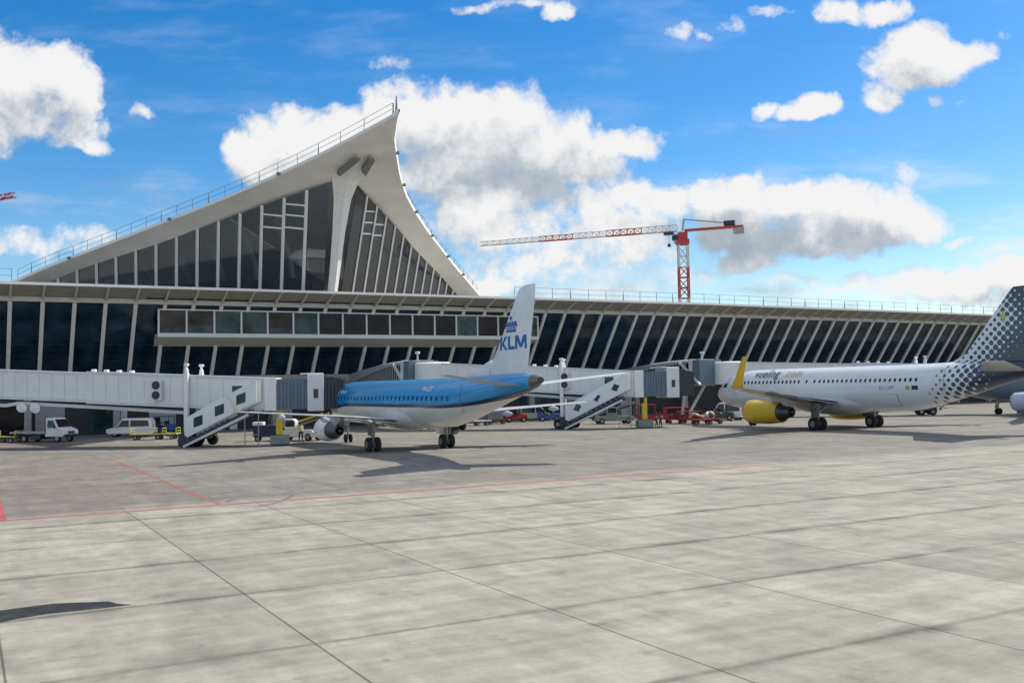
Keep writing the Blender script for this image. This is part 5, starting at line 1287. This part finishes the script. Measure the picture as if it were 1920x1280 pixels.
# shade: more cloud towards the light means darker, plus the broad grey undersides
SHD = [(20, 225, 120, 45, .55), (150, 240, 60, 25, .4), (960, 285, 170, 65, .52), (840, 330, 130, 60, .55), (1000, 350, 110, 40, .4), (1120, 300, 90, 30, .35), (600, 320, 130, 40, .3),
       (1400, 445, 130, 42, .8), (1540, 455, 140, 36, .85), (1460, 470, 110, 25, .5), (1650, 430, 70, 30, .4), (1330, 430, 60, 40, .4), (1720, 150, 60, 28, .4), (1520, 212, 40, 10, .25), (1800, 550, 160, 22, .4), (1640, 25, 50, 10, .2)]
sacc = None
for (cx, cy, rx, ry, wgt) in SHD:
    d = ray(cx, cy); k = 1.15
    mp_ = n.new('ShaderNodeVectorMath'); mp_.operation = 'SUBTRACT'; mp_.inputs[1].default_value = (d.x / d.y, d.z / d.y, 0); l.new(W0, mp_.inputs[0])
    sc = n.new('ShaderNodeVectorMath'); sc.operation = 'MULTIPLY'; sc.inputs[1].default_value = (FPX / rx / k, FPX / ry / k, 0); l.new(mp_.outputs[0], sc.inputs[0])
    ln = n.new('ShaderNodeVectorMath'); ln.operation = 'DOT_PRODUCT'; l.new(sc.outputs[0], ln.inputs[0]); l.new(sc.outputs[0], ln.inputs[1])
    ex = wm('MULTIPLY', wm('POWER', 2.718, wm('MULTIPLY', ln.outputs['Value'], -1)), wgt * .55)
    sacc = ex if sacc is None else wm('ADD', sacc, ex)
big = wnoise(W0, 9, 6, .6, (8.2, 4.1, 0))['Fac']
lump = wm('MULTIPLY', wm('SUBTRACT', F1, F0), .55)
sh = wm('ADD', wm('MULTIPLY', sacc, wm('ADD', wm('MULTIPLY', big, 1.3), .3)), lump)
sh = wm('ADD', sh, wm('MULTIPLY', wm('SUBTRACT', big, .5), .25))
sh = wm('ADD', sh, .03, None, True)
cr = n.new('ShaderNodeValToRGB'); e = cr.color_ramp.elements
CB = 5.7
e[0].position = .0; e[0].color = (1, 1, 1, 1); e[1].position = .95; e[1].color = (.40, .47, .54, 1)
x = e.new(.22); x.color = (.84, .865, .89, 1); x = e.new(.5); x.color = (.56, .61, .67, 1)
l.new(sh, cr.inputs['Fac'])
cs = n.new('ShaderNodeVectorMath'); cs.operation = 'SCALE'; cs.inputs['Scale'].default_value = CB; l.new(cr.outputs['Color'], cs.inputs[0])
mx = n.new('ShaderNodeMix'); mx.data_type = 'RGBA'
front = wm('GREATER_THAN', sp.outputs['Y'], .06)
# unseen noise clouds added overhead and behind the viewer to whiten the fill light
rn = n.new('ShaderNodeTexNoise'); rn.inputs['Scale'].default_value = 3.2; rn.inputs['Detail'].default_value = 7; l.new(tc.outputs['Generated'], rn.inputs['Vector'])
rm = n.new('ShaderNodeMapRange'); rm.interpolation_type = 'SMOOTHSTEP'; rm.inputs['From Min'].default_value = .45; rm.inputs['From Max'].default_value = .56; l.new(rn.outputs['Fac'], rm.inputs['Value'])
ratio = wm('DIVIDE', sp.outputs['Z'], yy)
mo = n.new('ShaderNodeMapRange'); mo.interpolation_type = 'SMOOTHSTEP'; mo.inputs['From Min'].default_value = .46; mo.inputs['From Max'].default_value = .62; l.new(ratio, mo.inputs['Value'])
rest = wm('MULTIPLY', rm.outputs['Result'], wm('MAXIMUM', mo.outputs['Result'], wm('LESS_THAN', sp.outputs['Y'], .06)))
up_ = wm('GREATER_THAN', sp.outputs['Z'], .0)
l.new(wm('MULTIPLY', wm('MAXIMUM', wm('MULTIPLY', dens, front), rest), up_), mx.inputs['Factor'])
l.new(hs.outputs[0], mx.inputs['A']); l.new(cs.outputs[0], mx.inputs['B']); l.new(mx.outputs['Result'], bg.inputs['Color'])
wd.cycles.sampling_method = 'MANUAL'; wd.cycles.sample_map_resolution = 512
sd = bpy.data.lights.new('sun', 'SUN'); sd.energy = 3.9; sd.angle = R(.53); sd.color = (1, .93, .80)
so = bpy.data.objects.new('sun', sd); COL.objects.link(so)
dirv = Vector((math.sin(SUN_AZ) * math.cos(SUN_EL), math.cos(SUN_AZ) * math.cos(SUN_EL), math.sin(SUN_EL)))
so.rotation_euler = dirv.to_track_quat('Z', 'Y').to_euler(); so.location = dirv * 200
SC.view_settings.view_transform = 'Standard'; SC.view_settings.look = 'None'; SC.view_settings.exposure = .34; SC.view_settings.gamma = 1
SC.cycles.max_bounces = 6; SC.cycles.transparent_max_bounces = 8
SC.cycles.use_denoising = True
